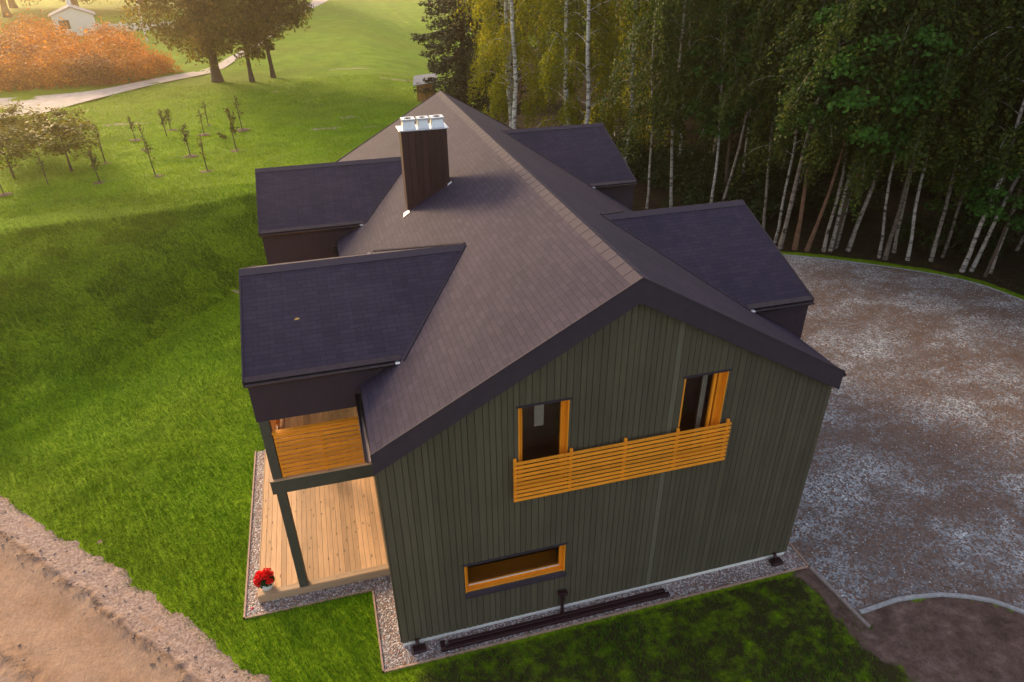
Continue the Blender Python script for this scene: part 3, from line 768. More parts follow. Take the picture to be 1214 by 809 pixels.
L_under = leaf_mat('undergrowth_leaf', (.016,.034,.007), (.034,.06,.012), None, .3)
L_fruit = leaf_mat('fruit_leaf', (.13,.14,.015), (.22,.20,.02), (.34,.25,.02), .45)
L_flare_orange = leaf_mat('flare_orange_leaf', (.42,.13,.008), (.62,.22,.008), (.75,.34,.012), .45)  # orange leaf colour stands in for the lens flare glow

def birch(name, seed, h, first, leafmat, nb=30, spread=2.6, lean=0., leaf=.15, bare_r=.085, clear=False, bark=None):
    rs = np.random.RandomState(seed); root = empty(name)
    k = 16; zz = np.linspace(-.3, h, k); ph = rs.rand(2)*6
    px = .10*np.sin(zz*.55+ph[0])+lean*zz+.05*np.sin(zz*1.4+ph[1]); py = .10*np.cos(zz*.47+ph[1])
    px -= px[0]; py -= py[0]
    tr = np.stack([px, py, zz], -1); rad = bare_r*(1-.9*(zz+.3)/(h+.3))+.012; rad[0] *= 1.35
    parts = [tube_np(tr, rad, 8)]; P, N = [], []
    for i in range(nb):
        f = (i+.5*rs.rand())/nb; z0 = first+(h-first-.3)*f**.9
        b0 = np.array([np.interp(z0, zz, px), np.interp(z0, zz, py), z0]); az = i*2.4+rs.rand()
        if clear and math.cos(az)*-.40+math.sin(az)*-.92 > (.25 if lean else -.05) and rs.rand() < .93: continue
        L = spread*(1-.62*f)*(.5+.65*rs.rand())*(1.0 if f > .10 else .75); up = .9-.4*rs.rand()
        dirh = np.array([math.cos(az), math.sin(az), 0]); q = np.linspace(0, 1, 6)
        pts = b0+dirh*(L*q)[:,None]; pts[:,2] += L*(up*q*1.0-1.25*up*q**2.6)
        parts.append(tube_np(pts, .022*(1-.85*q)*(1-.5*f)+.004, 4))
        for j in range(int(9+12*(1-f))):
            t = .25+.75*rs.rand()**.7; s0 = np.array([np.interp(t, q, pts[:,c]) for c in range(3)])
            s0[:2] += rs.normal(size=2)*.16
            sl_ = (.5+1.5*rs.rand())*(1-.45*f); m = int(sl_*20)
            u = np.linspace(0, 1, m); drift = rs.normal(size=2)*.18+dirh[:2]*.2
            st = np.stack([s0[0]+drift[0]*u**.7, s0[1]+drift[1]*u**.7, s0[2]+.12-sl_*u], -1)+rs.normal(size=(m,3))*.085
            P.append(st); N.append(np.tile(np.array([dirh[0]*.7, dirh[1]*.7, .45]), (m,1)))
    V, F = join(parts); np_mesh('trunk', V, F, bark or M_birch, root, smooth=True)
    leaf_mesh('crown', np.concatenate(P), np.concatenate(N), leaf, leafmat, root, rs, .65, .75)
    return root
def clumpy(name, seed, h, base, rx, rz, n_clump, per, leaf, leafmat, bark=M_bark, tr=.2, layered=.5, cr=.9, limbs=9):
    """broadleaf tree: limbs end in leaf clumps spread through the crown's volume, gaps between them"""
    rs = np.random.RandomState(seed); root = empty(name)
    zz = np.linspace(-.3, h*.86, 10); ph = rs.rand()*6
    px = .12*np.sin(zz*.6+ph)*min(1, h/8); py = .12*np.cos(zz*.5+ph)*min(1, h/8); px -= px[0]; py -= py[0]
    rad = tr*(1-.88*(zz+.3)/(h*.86+.3)); rad[0] *= 1.45
    parts = [tube_np(np.stack([px,py,zz],-1), rad, 8)]; P, N = [], []
    cz = base+rz
    for i in range(n_clump):
        u = rs.normal(size=3); u /= np.linalg.norm(u); r = (.35+.65*rs.rand()**.45)
        wob = .78+.44*vnoise(np.array([u[0]*2.1+seed]), np.array([u[2]*2.1+u[1]*1.7+seed*3]))[0]
        c = np.array([u[0]*rx*r*wob, u[1]*rx*r*wob, cz+u[2]*rz*r*wob])
        if c[2] < base*.75: c[2] = base*.75+.3*rs.rand()
        if i < limbs*4 and i % 4 == 0 and tr > .03:
            z0 = max(base*.55, min(c[2]-.35*np.linalg.norm(c[:2]), h*.8)); b0 = np.array([np.interp(z0,zz,px), np.interp(z0,zz,py), z0]); q = np.linspace(0,1,6)
            pts = b0+(c-b0)*q[:,None]; pts[:,2] += .25*np.sin(q*math.pi)*rx*.25; parts.append(tube_np(pts, tr*.38*(1-.85*q)+.008, 5))
        m = int(per*(.5+rs.rand())); v = rs.normal(size=(m,3)); v /= np.linalg.norm(v,axis=1)[:,None]; v *= (rs.rand(m)**.5)[:,None]
        s_ = cr*(.6+.7*rs.rand()); v = v*np.array([s_, s_, s_*layered]); v[:,2] -= .30*(v[:,0]**2+v[:,1]**2)/s_
        P.append(c+v); N.append(np.tile(np.array([u[0]*.5,u[1]*.5,.7+.3*u[2]]),(m,1)))
    V, F = join(parts); np_mesh('trunk', V, F, bark, root, smooth=True)
    leaf_mesh('crown', np.concatenate(P), np.concatenate(N), leaf, leafmat, root, rs, .75, .5)
    return root
def spruce(name, seed, h, rmax):
    rs = np.random.RandomState(seed); root = empty(name)
    zz = np.linspace(-.3, h, 8); parts = [tube_np(np.stack([zz*0, zz*0, zz],-1), .24*(1-.93*(zz+.3)/(h+.3)), 8)]; P, N = [], []
    z = .9
    while z < h-.3:
        f = z/h; R0 = rmax*(1-f)**.75*(.85+.3*rs.rand())
        for i in range(8):
            az = rs.rand()*6.283; L = R0*(.55+.5*rs.rand()); q = np.linspace(0,1,5); d = np.array([math.cos(az),math.sin(az),0])
            pts = np.array([0,0,z])+d*(L*q)[:,None]; pts[:,2] += -.42*L*q+.22*L*q**3
            parts.append(tube_np(pts, .03*(1-.8*q)+.006, 4)); m = int(10+L*34)
            t = rs.rand(m)**.65; side = np.cross(d, (0,0,1)); w = (rs.rand(m)-.5)*.75*(1-.55*t)*min(L*.55, 1.5)
            p = np.stack([np.interp(t,q,pts[:,c]) for c in range(3)],-1)+side*w[:,None]; p[:,2] -= np.abs(w)*.35+rs.rand(m)*.30
            P.append(p); N.append(np.tile(d*.4+np.array([0,0,.8]),(m,1)))
        z += .40+.12*rs.rand()
    V, F = join(parts); np_mesh('trunk', V, F, M_bark, root, smooth=True)
    leaf_mesh('crown', np.concatenate(P), np.concatenate(N), .30, L_spruce, root, rs, .36, .6)
    return root
def shrub(name, seed, r, h, n, leaf, leafmat, stems=6):
    rs = np.random.RandomState(seed); root = empty(name); parts, P, N = [], [], []
    for i in range(stems):
        az = rs.rand()*6.283; q = np.linspace(0,1,4); d = np.array([math.cos(az)*r*.6, math.sin(az)*r*.6, h*.75]); parts.append(tube_np(d*q[:,None]+np.array([0,0,-.1]), .025*(1-.7*q)+.005, 5))
    nc = max(6, n//70)
    for i in range(nc):
        u = rs.normal(size=3); u /= np.linalg.norm(u); u[2] = abs(u[2]); k = .4+.6*rs.rand()**.5; c = u*np.array([r,r,h*.85])*k+np.array([0,0,.12*h])
        m = n//nc; v = rs.normal(size=(m,3))*.5; s_ = r*.38; P.append(c+v*np.array([s_,s_,s_*.7])); N.append(np.tile(u*.6+np.array([0,0,.5]),(m,1)))
    P = np.concatenate(P); P[:,2] = np.maximum(P[:,2], .03)
    V, F = join(parts); np_mesh('stems', V, F, M_bark, root, smooth=True); leaf_mesh('foliage', P, np.concatenate(N), leaf, leafmat, root, rs, .7, .5)
    return root

used = {}
def plant(kind, proto, x, y, rz, sc, label, cat='tree', group=None):
    if kind not in used:
        o = proto; o.location = (x, y, gz(x, y)-.02); o.rotation_euler = (0,0,rz); o.scale = (sc,)*3 if not hasattr(sc,'__len__') else sc; used[kind] = 1
    else: o = copy_tree(proto, (x, y, gz(x, y)-.02), rz, sc)
    if kind in 'abcdas': o.rotation_euler = (R(4.5)*math.sin(x*9.1+y*3.7), R(4.5)*math.sin(x*5.3-y*7.9), rz)
    tag(o, label, cat, group); return o

B = {   # birch kinds: dark green wood birches with bare lower trunks, and yellowing ones coloured to look sunlit at the edge
 'a': birch('birch_tree', 1, 19, 5.0, L_birch, 44, 3.1), 'b': birch('birch_tree', 2, 21, 6.2, L_birch, 44, 3.3, .015),
 'c': birch('birch_tree', 3, 18, 4.4, L_birch, 42, 3.0, -.02, bare_r=.065), 'd': birch('birch_tree', 4, 20, 5.4, L_birch, 42, 3.2, .04, bare_r=.075),
 'y': birch('birch_tree', 5, 19, 2.0, L_birchy, 70, 3.9, -.045, bare_r=.17, clear=True, bark=M_birchw), 'z': birch('birch_tree', 6, 20, 2.4, L_birchy, 80, 3.6, .0, bare_r=.15, clear=True, bark=M_birchw)}
maple = clumpy('maple_tree', 21, 11.5, 4.0, 3.0, 3.9, 130, 120, .20, L_maple, tr=.13, layered=.38, cr=.85)
maple2 = clumpy('maple_tree', 22, 6.5, 1.6, 1.8, 2.3, 42, 80, .15, L_maple, tr=.07, layered=.4, cr=.6)
aspen = clumpy('aspen_tree', 23, 18, 7.0, 2.3, 5.2, 100, 90, .16, L_birch, bark=M_brownbark, tr=.10, layered=.7, cr=.95)
sp = spruce('spruce_tree', 31, 20, 4.3)

front = [  # x, y, kind, turn, scale, label
 (20.6,18.6,'a',.3,1.0,'white birch in the wood rising from behind the front right dormer end'),
 (20.3,17.2,'c',2.0,.95,'crooked pale birch just right of the dormer ridge, first of the close pair'),
 (20.1,16.5,'b',4.1,.95,'wavy thin birch just right of the dormer ridge, second of the close pair'),
 (20.7,16.2,'as',1.,1.0,'straight brown aspen trunk at the upper end of the gravel yard rim'),
 (21.1,15.9,'as',3.,.9,'slim brown aspen leaning right beside the straight brown aspen'),
 (21.8,15.6,'d',5.5,.95,'single white birch stem on the verge left of the forked birch'),
 (22.1,15.5,'a',1.2,1.0,'left stem of the forked white birches above the yard rim'),
 (22.6,15.8,'c',3.6,1.0,'right stem of the forked white birches above the yard rim'),
 (22.9,15.3,'b',.9,1.05,'tall leaning birch with long bare trunk right of the forked pair'),
 (23.7,14.2,'d',2.4,1.0,'brightest white birch at the verge, left of three standing together'),
 (23.8,13.95,'a',5.1,.95,'white birch in the middle of the three standing together at the verge'),
 (24.8,14.5,'c',.2,.95,'thinner curved birch on the right of the three at the verge'),
 (24.7,13.6,'b',5.9,.9,'leaning white birch alone on the verge halfway along the yard rim'),
 (25.6,13.2,'d',.3,1.0,'leaning birch with ringed trunk nearer the right frame edge'),
 (26.4,13.4,'c',1.9,1.05,'slim brownish birch behind the ringed leaning birch'),
 (26.0,11.9,'a',2.2,.95,'dim grey birch left of the last thick white trunk at right'),
 (26.4,11.8,'b',.1,1.0,'thick white trunk birch at the right end of the yard rim'),
 (27.0,11.4,'d',.0,.9,'thin slanting birch, rightmost along the yard rim'),
 (28.6,9.2,'a',3.3,1.0,'shaded birch at the far right behind the rightmost rim birch'),
 (29.2,6.2,'b',1.3,1.0,'shaded birch standing lowest at the right of the wood'),
 (15.1,31.9,'y',0,1.05,'big sunlit yellowing birch with thick white trunk left behind the rear right dormer'),
 (15.3,30.05,'z',0,1.05,'sunlit yellowing birch with upright trunk close right of the thick one'),
 (16.6,23.6,'c',3.0,1.0,'white birch trunk rising just right of the rear right dormer corner'),
 (18.2,30.2,'z',.2,.95,'yellowish birch with thin trunk behind the rear right dormer'),
 (17.9,23.2,'a',.7,1.0,'dim birch between the two right dormers, set back in the wood'),
 (19.1,21.2,'b',2.9,1.0,'left birch of the pair above the front right dormer roof'),
 (19.5,21.0,'d',4.6,1.0,'right birch of the pair above the front right dormer roof'),
 (12.6,36.5,'y',.4,.95,'leafy yellow birch leaning over beside the dark spruce'),
 (11.9,33.6,'z',.3,1.0,'sunlit yellow birch leaning out between the spruce and the thick white trunk'),
 (13.6,39.5,'y',.6,1.0,'bright yellow birch crown rising just right of the dark spruce'),
 (20.5,27.5,'a',5.2,1.0,'green birch standing deep between the sunlit birches and the pair'),
 (19.8,35.5,'y',5.0,1.0,'yellow green birch top behind the upright sunlit birch'),
]
for x, y, k, rz, sc, lab in front:
    if k == 'as': plant('as', aspen, x, y, rz, sc, lab)
    else: k_ = .72+.4*((x*7.3+y*3.1) % 1); plant(k, B[k], x, y, rz, (sc*k_, sc*k_, sc) if k in 'abcd' else sc, lab)
plant('m', maple, 22.3, 15.7, .5, 1.0, 'bright green maple with layered leaves in the middle of the wood')
plant('m', maple, 28.6, 10.2, 2.5, 1.0, 'dark maple at the upper right of the wood')
plant('m', maple, 20.6, 22.4, 4., .95, 'broad leafy maple crown set between the two birch groups'); plant('m2', maple2, 26.5, 11.2, 0., 1.05, 'young green maple low in front of the right birches')
plant('m2', maple2, 27.9, 15.0, 2., 1.05, 'young maple half hidden behind the ringed leaning birch')
plant('sp', sp, 10.9, 43.4, 0, 1.0, 'dark spruce with drooping boughs beyond the house ridge')
plant('sp', sp, 16.5, 58, 2., 1.1, 'second dark spruce set behind the first among the birches')
# rows further back in the wood
rr = random.Random(9); cnt = 0; pts = [(x, y) for x, y, *_ in front]
kinds = ['a','b','c','d','as','sp']
while cnt < 172:
    x = rr.uniform(11, 66); y = rr.uniform(-12, 80)
    dd = min((x-a)**2+(y-b)**2 for a, b in pts)
    rim = poly_sdf(np.array([x]), np.array([y]), yard_poly)[0]
    if dd < 2.6**2 or rim < 3.0 or x < 15.5 or (31 < y < 50 and x < 17.5) or (y > 24 and x < 4.5+.2*(y+9)) or math.hypot(x-20, y-16) > 62: continue
    pts.append((x, y)); k = rr.choice(kinds[:5]) if (rr.random() < .86 or x < 24) else 'sp'
    pr = {'as': aspen, 'sp': sp}.get(k) or B[k]
    lab = {'as': 'brown trunked aspen deep in the wood behind the front birches', 'sp': 'dark spruce deep in the wood behind the front birches'}.get(k, 'slim birch deep in the wood behind the front birches')
    plant(k, pr, x, y, rr.uniform(0, 6.28), rr.uniform(.85, 1.15), lab, 'tree', 'trees deep in the wood'); cnt += 1
us = shrub('undergrowth_bush', 41, 1.3, 1.8, 1500, .16, L_under)
for i in range(80):
    while True:
        x = rr.uniform(16.5, 46); y = rr.uniform(-6, 48); rim = poly_sdf(np.array([x]), np.array([y]), yard_poly)[0]
        if rim > 3.2 and x > 16.5+max(0, y-24)*.1: break
    if i >= 62: x, y = rr.uniform(17.2, 23), rr.uniform(21.5, 33)
    plant('us', us, x, y, rr.uniform(0,6.28), rr.uniform(.6,1.5), 'dark leafy bush in the undergrowth of the wood', 'bush', 'undergrowth bushes')

# three trees by the track
oak = clumpy('broadleaf_tree', 51, 14, 1.4, 5.8, 6.6, 230, 140, .25, L_oak, tr=.42, layered=.75, cr=1.2, limbs=14)
lime = clumpy('broadleaf_tree', 52, 13, 2.4, 3.6, 5.6, 160, 130, .25, L_oak, tr=.20, layered=.75, cr=1.0, limbs=10)
plant('oak', oak, -7.94, 59.3, 0, 1.0, 'large broad oak with thick trunk, leftmost of three by the track')
plant('lime', lime, -4.99, 58.2, 1, 1.0, 'slimmer leafy tree in the middle of three by the track')
plant('lime', lime, -3.24, 60.0, 3.4, (1.0,1.0,1.05), 'slim leafy tree on the meadow side of the three by the track')
# far tree line behind the white building
for i, (x, y, s_) in enumerate([(-52,150,1.5),(-40,150,1.3),(-30,158,1.4),(-62,140,1.4),(-20,165,1.5),(-75,150,1.5),(-12,172,1.3),(-46,172,1.6),(-34,178,1.5),(-90,160,1.6),(-24,185,1.6),(-60,180,1.6)]):
    plant('oak', oak, x, y, i*1.3, s_, 'distant tree in the line beyond the white building', 'tree', 'distant trees beyond the white building')
# shrubs massed beyond the track; orange leaves imitate the lens flare glow
rb = shrub('flare_orange_shrub', 61, 2.6, 2.4, 4200, .22, L_flare_orange, 8); rb2 = shrub('russet_shrub', 62, 2.4, 2.7, 3800, .20, leaf_mat('russet_leaf', (.20,.055,.012), (.34,.10,.015), (.42,.20,.02), .4), 9)
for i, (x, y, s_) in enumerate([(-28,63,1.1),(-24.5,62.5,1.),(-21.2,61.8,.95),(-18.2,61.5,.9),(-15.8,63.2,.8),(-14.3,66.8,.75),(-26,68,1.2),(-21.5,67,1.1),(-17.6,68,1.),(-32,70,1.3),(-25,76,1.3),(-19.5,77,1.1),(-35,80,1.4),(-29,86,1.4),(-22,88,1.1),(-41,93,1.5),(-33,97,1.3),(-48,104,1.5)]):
    if i % 3: plant('rb', rb, x, y, i*1.7, s_, 'shrub with flare glow painted orange into its leaves, in the mass beyond the pale track', 'shrub', 'shrubs with painted flare glow beyond the track')
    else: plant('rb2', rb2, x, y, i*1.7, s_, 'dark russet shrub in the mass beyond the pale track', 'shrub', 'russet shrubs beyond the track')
# young orchard
ft = clumpy('fruit_tree', 71, 2.9, .9, 1.25, 1.0, 46, 60, .13, L_fruit, tr=.055, layered=.8, cr=.45, limbs=7)
for x, y, rz, s_, lab in ((-15.5,31.0,0,(1.25,1.25,.86),'round yellow green fruit tree at the left edge of the orchard, nearest'),(-12.9,31.3,1,(1.3,1.3,.88),'round yellow green fruit tree with the widest crown in the orchard'),(-13.9,35.2,2,(1.1,1.1,.85),'round fruit tree standing behind the widest one'),(-16.6,36.6,3,(1.2,1.2,.9),'round fruit tree at the back left of the orchard')):
    plant('ft', ft, x, y, rz, s_, lab)
def sapling(name, seed, h, dens):
    rs = np.random.RandomState(seed); root = empty(name); zz = np.linspace(-.1, h, 6)
    tr = np.stack([.03*np.sin(zz*3+seed), .03*np.cos(zz*2+seed)-.03, zz],-1); parts = [tube_np(tr, .032*(1-.7*(zz+.1)/(h+.1))+.004, 5)]; P = []
    for i in range(9):
        z0 = h*(.38+.55*i/9); az = rs.rand()*6.28; L = .46*(1-.4*i/9)*(.35+.9*rs.rand()); q = np.linspace(0,1,4); d = np.array([math.cos(az)*.6,math.sin(az)*.6,.85])*L
        parts.append(tube_np(np.array([0,0,z0])+d*q[:,None], .010*(1-.7*q)+.002, 4)); m = int(dens*(.4+rs.rand())); t = rs.rand(m)
        P.append(np.array([0,0,z0])+d*t[:,None]*1.1+rs.normal(size=(m,3))*.055)
    V, F = join(parts); np_mesh('trunk', V, F, M_bark, root); P = np.concatenate(P)
    leaf_mesh('crown', P, np.tile(np.array([0,0,.6]),(len(P),1)), .10, L_sap, root, rs, .6, .8)
    a = np.linspace(0, 2*np.pi, 15)[:-1]; rad = .42*(.8+.4*rs.rand(14)); m = MB()
    for i in range(14):
        j = (i+1) % 14; m.face([(0,0,.10),(rad[i]*math.cos(a[i]),rad[i]*math.sin(a[i]),.02),(rad[j]*math.cos(a[j]),rad[j]*math.sin(a[j]),.02)])
    m.build('mulch', M_soil, root); return root
L_sap = leaf_mat('sapling_leaf', (.06,.075,.012), (.10,.115,.02), (.18,.13,.03), .35); M_soil = plain('dug_soil', (.13,.075,.05), .95, .35, 8)
SP = [sapling('sapling', 81, 1.95, 12), sapling('sapling', 82, 1.75, 30), sapling('sapling', 83, 2.3, 40), sapling('sapling', 84, 1.6, 40)]
for x, y, k, s_, lab in ((-13.25,28.6,0,.8,'bare thin sapling under the round fruit trees'),(-10.91,28.4,1,.95,'bushy upright sapling nearest the bank crest'),(-11.4,32.1,0,1.1,'thin tall sapling behind the upright one near the crest'),
  (-8.39,28.7,0,1.,'slender sapling on a soil ring in the front orchard row'),(-10.9,37.7,1,.8,'small sapling at the back left by the track'),(-9.85,34.9,0,.8,'thin sapling standing midway in the left orchard row'),
  (-9.1,37.7,1,.95,'leafy sapling in the middle of the back orchard row'),(-9.14,39.9,3,.8,'tiny sapling furthest back in the middle row'),(-7.19,32.5,1,1.,'sapling with lopsided leafy top in the orchard centre'),
  (-5.91,28.8,0,1.,'thin sapling on bare soil near the rear left dormer'),(-6.97,37.9,0,.8,'thin sapling behind the low bush'),(-6.95,40.4,0,.85,'furthest thin sapling at the back right of the orchard'),
  (-4.71,32.9,2,1.05,'tallest leafy sapling at the right side of the orchard'),(-4.74,38.4,0,1.1,'sparse sapling behind the tallest leafy one'),(-14.97,27.8,0,.8,'small sapling cut by the left edge of the photo')):
    plant('s%d' % k, SP[k], x, y, x*7, s_, lab, 'sapling', 'young orchard saplings')
lb = shrub('low_bush', 91, .32, .5, 260, .09, L_sap, 4); plant('lb', lb, -5.83, 36.1, 0, 1, 'low round bush among the orchard saplings', 'bush')

# ================================================================== FAR BUILDINGS
wb = tag(empty('white_building', (-31.2, 111.0, gz(-31.2, 111.)), R(14)), 'small white building with low roof and white chimney beyond the orange shrubs', 'building')
m = MB(); m.prism([(-2.6,-3,-.3),(2.6,-3,-.3),(2.6,-3,2.5),(0,-3,3.5),(-2.6,-3,2.5)], (0,6,0)); m.build('wall', M_white, wb)
M_grey = plain('grey_roof', (.34,.33,.33), .7, .15, 3)
m = MB(); m.prism([(-2.9,-3.2,2.42),(0,-3.2,3.56),(2.9,-3.2,2.42),(2.9,-3.2,2.54),(0,-3.2,3.70),(-2.9,-3.2,2.54)], (0,6.4,0)); rf = m.build('roof', M_grey, wb)
m = MB(); m.box(-.3,.3,.5,1.1,3.3,5.0); m.build('chimney', M_white, rf)
m = MB(); m.box(-1.9,-.6,-3.04,-2.99,.9,2.); m.build('window', M_back, wb)
fw = tag(empty('white_wall', (-24.5, 112., gz(-24,112))), 'low white garden wall running right from the white building', 'wall')
m = MB(); m.box(-4,6.5,-.15,.15,-.3,1.0); m.build('panel', M_white, fw)
for k in range(8):
    m = MB(); m.box(-4+k*1.5-.12,-4+k*1.5+.12,-.20,.20,-.3,1.25); m.build('pier', M_white, fw)
pp = tag(empty('pole', (-19.6, 96, gz(-19.6,96))), 'tall thin white pole standing beside the oak crown', 'pole')
m = MB(); m.tube([(0,0,-.3),(0,0,8.5)], [.12,.07], 10); m.build('shaft', M_white, pp); m = MB(); m.box(-.45,.45,-.05,.05,8.0,8.1); m.build('crossarm', M_white, pp)
shd = tag(empty('shed', (8.35, 45.6, gz(8.35, 45.6)+.05), R(-12), (.55,.7,.75)), 'small orange timber shed with grey roof beside the spruce', 'shed')
M_shed = board_mat('shed_boards', (.42,.20,.055), .2, (20,20,2), .7)
m = MB()
for k in range(16): m.box(-1.2+k*.15+.004,-1.2+(k+1)*.15-.004,-1,-.97,-.2,1.75)
m.box(-1.2,1.2,-.969,1,-.2,1.95); m.build('wall', M_shed, shd)
m = MB(); m.prism([(-1.65,-1.35,1.72),(1.65,-1.35,1.98),(1.65,-1.35,2.04),(-1.65,-1.35,1.78)], (0,2.8,.5)); m.build('roof', M_grey, shd)

# ================================================================== GRASS
def grass(name, n, area, keep, hgt, wid, mat, label, seed):
    rs = np.random.RandomState(seed); x0, x1, y0, y1 = area
    x = rs.uniform(x0, x1, n); y = rs.uniform(y0, y1, n); k = keep(x, y, rs.rand(n)); x, y = x[k], y[k]; n = len(x)
    # height of the ground mesh itself (bilinear in its grid)
    ix = np.clip(np.searchsorted(axx, x)-1, 0, len(axx)-2); iy = np.clip(np.searchsorted(axy, y)-1, 0, len(axy)-2)
    fx = (x-axx[ix])/(axx[ix+1]-axx[ix]); fy = (y-axy[iy])/(axy[iy+1]-axy[iy])
    z = (Z[iy,ix]*(1-fx)+Z[iy,ix+1]*fx)*(1-fy)+(Z[iy+1,ix]*(1-fx)+Z[iy+1,ix+1]*fx)*fy
    tall = .55+.9*fbm(x*.8+5, y*.8, 3)
    h = hgt*(.6+.8*rs.rand(n))*tall; a = rs.rand(n)*6.283
    # blades lie over in drifting directions
    la = 6.3*fbm(x*.25, y*.25+40, 3)+rs.normal(size=n)*.9; ln = h*(.35+.6*rs.rand(n))
    p0 = np.stack([x-np.cos(a)*wid/2, y-np.sin(a)*wid/2, z-.01],-1); p1 = np.stack([x+np.cos(a)*wid/2, y+np.sin(a)*wid/2, z-.01],-1)
    p2 = np.stack([x+np.cos(la)*ln, y+np.sin(la)*ln, z+h],-1)
    V = np.stack([p0,p1,p2],1).reshape(-1,3)
    o = np_mesh(name, V, np.arange(3*n).reshape(-1,3), mat); o['kind'] = 'stuff'; tag(o, label, 'grass'); return o
def gmat(name, a, b, c):
    t = NT(name); v = t.coord(); k = t.ramp(t.island(), (0, a), (.7, b), (1, c))
    k = t.mix(.9, k, t.ramp(t.noise(v, .55, 4, .6), (.3, (.62,.70,.7)), (.7, (1.35,1.22,1.1))), 'MULTIPLY')
    k = t.mix(t.ramp(t.noise(v, .11, 3), (.45, 0), (.7, .5)), k, (.16,.17,.018))
    t.P(Base_Color=k, Roughness=.7, **{'Specular_IOR_Level': .2})
    tr = t.n('BsdfTranslucent', Color=k); mx = t.n('MixShader', Fac=.4)
    t.t.links.new(t.b.outputs[0], mx.inputs[1]); t.t.links.new(tr.outputs[0], mx.inputs[2]); t.t.links.new(mx.outputs[0], t.out.inputs[0]); return t.m
M_grass = gmat('lawn_grass', (.035,.120,.001), (.078,.22,.002), (.15,.28,.004))
def lawn_keep(x, y, r):
    rt_ = (x-road0[0])*roadn[0]+(y-road0[1])*roadn[1]; rs_ = (x-road0[0])*roadu[0]+(y-road0[1])*roadu[1]
    wb_ = (fbm(rs_*.9, rs_*0+3, 4)-.47)*.55+(fbm(rs_*3.1+50, rs_*0+9, 3)-.44)*.22
    wb_ = wb_ + (fbm(x*3.3, y*3.3, 3)-.44)*.55 + (fbm(x*9, y*9, 2)-.37)*.25
    house_ = ((x > -3.22) & (x < 9.35) & (y > 1.62) & (y < 7.6)) | ((x > -.47) & (x < 9.35) & (y > -.48) & (y < 17.6)) 
    ys = poly_sdf(x, y, yard_poly)
    soil_ = (x > 8.75+1.3*(fbm(x*1.7, y*1.7, 3)-.44)+.5*(r*11 % 1)**3) & (y < -.2) & (y < 3)
    soil_ &= ~((fbm(x*.7+3, y*.7, 3) > .50) & (r*9 % 1 < .35))
    ver = (x > 9.3) & ((ys > .9+.5*fbm(x, y, 2)) | (ys < .05)) & ~((x < 13.5) & (y > 19)) & (y > -.3)
    pal = np.zeros(len(x), bool)
    for bx, by, rx_, ry_ in ((-4.2,18.6,.4,.14),(-5.1,18.1,.35,.1)): pal |= (((x-bx)/rx_)**2+((y-by)/ry_)**2) < 1
    thin = np.clip(1.25-.028*np.hypot(x, y+9), .25, 1)
    tuft = (rt_+wb_ < .05+.35*(r*3 % 1)**3) | ((np.abs(rt_+wb_-.27) < .09) & (fbm(rs_*1.7, rs_*0+77, 3) > .46) & (r*7 % 1 < .5))
    return tuft & ((y > -.42) | (x < -.5) | (r*5 % 1 < .45+.5*fbm(x*1.3, y*1.3, 3))) & ~house_ & ~soil_ & ~ver & ~pal & ((ys > .04) | (x < 9.2)) & (r < thin)
grass('lawn_grass', 620000, (-15,9.6,-4.5,26), lawn_keep, .085, .016, M_grass, 'short green lawn and bank grass around the house', 1)
def bank_keep(x, y, r):
    h_ = ground_z(x, y); return (h_ > .05) & (h_ < 2.38) & (y < 27) & lawn_keep(x, y, r*.2) & (r < .35+.9*sm((fbm(x*.9, y*.9, 3)-.35)*5))
grass('bank_grass', 190000, (-16,6,6,27), bank_keep, .14, .028, gmat('bank_blades', (.036,.110,.002), (.078,.185,.003), (.16,.25,.006)), 'coarse longer grass on the bank below the orchard terrace', 6)
grass('verge_grass', 32000, (9,30,-4,23), lambda x, y, r: lawn_keep(x, y, r) & (x > 9.2) & (fbm(x*.9, y*.9, 3) > .36), .10, .02, gmat('verge_blades', (.03,.06,.006), (.06,.10,.012), (.13,.12,.03)), 'green grass on the verge rim of the gravel yard', 2)
grass('meadow_grass', 130000, (-24,12,24,58), lambda x, y, r: (r < np.clip(1.5-.02*y, .2, 1)) & (x < 10), .11, .035, gmat('meadow_blades', (.14,.28,.003), (.22,.38,.005), (.30,.40,.01)), 'yellow green meadow grass on the orchard terrace', 3)

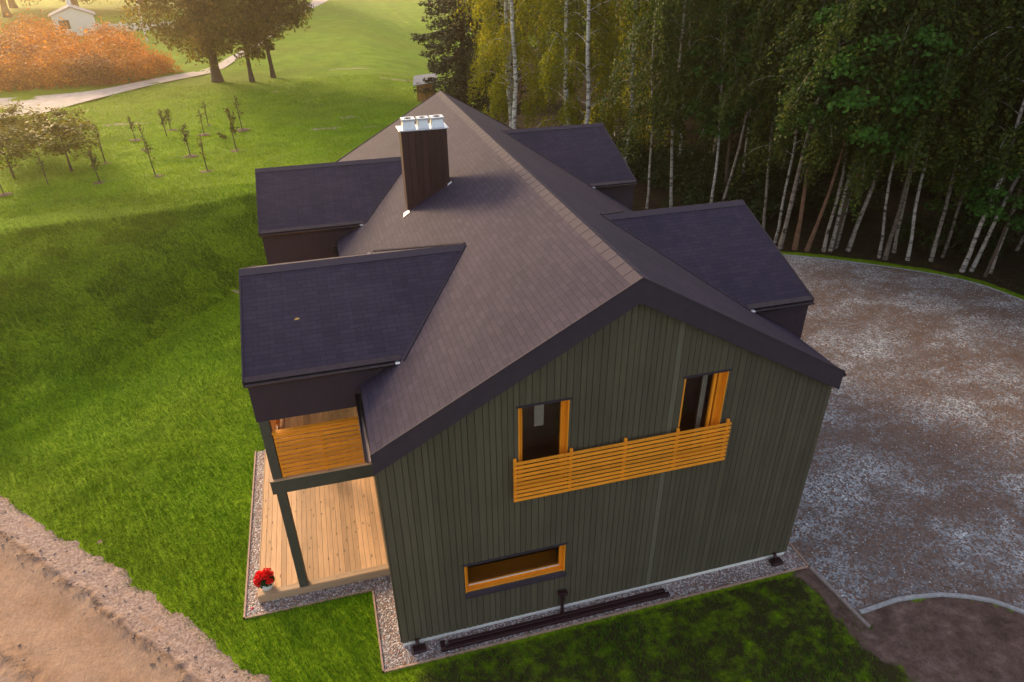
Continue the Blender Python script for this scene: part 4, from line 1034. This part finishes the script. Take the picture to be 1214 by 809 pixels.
# ================================================================== CAMERA, LIGHT
cam = bpy.data.cameras.new('camera'); co = bpy.data.objects.new('camera', cam); col.objects.link(co); scene.camera = co
Rm = Matrix(((0.9642099969793961, 0.14829178469325358, -0.2197922389837336), (-0.2647840509759798, 0.4956315888130974, -0.8271872427203859), (-0.013729095882201685, 0.855779688216012, 0.5171582322299073)))
co.matrix_world = Matrix.Translation((-0.11944, -9.21743, 12.16853)) @ Rm.to_4x4()
cam.sensor_width = 36; cam.sensor_fit = 'HORIZONTAL'; cam.lens = 806.008*36/1214
cam.shift_x = 5.42/1214; cam.shift_y = 20.96/1214; cam.clip_start = .1; cam.clip_end = 5000
SUN_EL, SUN_AZ = 16., -27.          # azimuth from +Y, negative towards -X
w = bpy.data.worlds.new('World'); scene.world = w; w.use_nodes = True
nt = w.node_tree; bg = nt.nodes['Background']; sky = nt.nodes.new('ShaderNodeTexSky'); sky.sky_type = 'NISHITA'; sky.sun_disc = False
sky.sun_elevation = R(SUN_EL); sky.sun_rotation = R(SUN_AZ); sky.dust_density = 2.5; sky.altitude = 100
hz = nt.nodes.new('ShaderNodeMix'); hz.data_type = 'RGBA'; hz.inputs[0].default_value = .5      # even warm tone added as fill, so shade turns less blue
nt.links.new(sky.outputs[0], hz.inputs[6]); hz.inputs[7].default_value = (2.0, 1.78, 1.78, 1); nt.links.new(hz.outputs[2], bg.inputs[0]); bg.inputs[1].default_value = .15
sl = bpy.data.lights.new('sun', 'SUN'); so = bpy.data.objects.new('sun', sl); col.objects.link(so); so.location = (-20, 30, 30)
sl.energy = 2.5; sl.angle = R(12); sl.color = (1., .71, .40)
d = Vector((math.sin(R(SUN_AZ))*math.cos(R(SUN_EL)), math.cos(R(SUN_AZ))*math.cos(R(SUN_EL)), math.sin(R(SUN_EL))))
so.rotation_euler = d.to_track_quat('Z', 'Y').to_euler()
vs = scene.view_settings; vs.view_transform = 'Standard'; vs.look = 'None'; vs.exposure = 1.6; vs.gamma = 1; vs.use_curve_mapping = False

hm = MB(); hm.box(-140, 120, -60, 330, -1.2, 60); hz_ = bpy.data.materials.new('haze'); hz_.use_nodes = True; hz_.node_tree.nodes.clear()  # added haze volume, its glow towards the sun imitates lens flare
ho = hz_.node_tree.nodes.new('ShaderNodeOutputMaterial'); pv = hz_.node_tree.nodes.new('ShaderNodeVolumePrincipled')
pv.inputs['Color'].default_value = (1, .80, .55, 1); pv.inputs['Density'].default_value = .0008; pv.inputs['Anisotropy'].default_value = .80
hz_.node_tree.links.new(pv.outputs[0], ho.inputs['Volume'])
hb = hm.build('haze', hz_); hb['kind'] = 'stuff'; tag(hb, 'thin warm haze added over the meadow and house to imitate flare glow', 'haze')
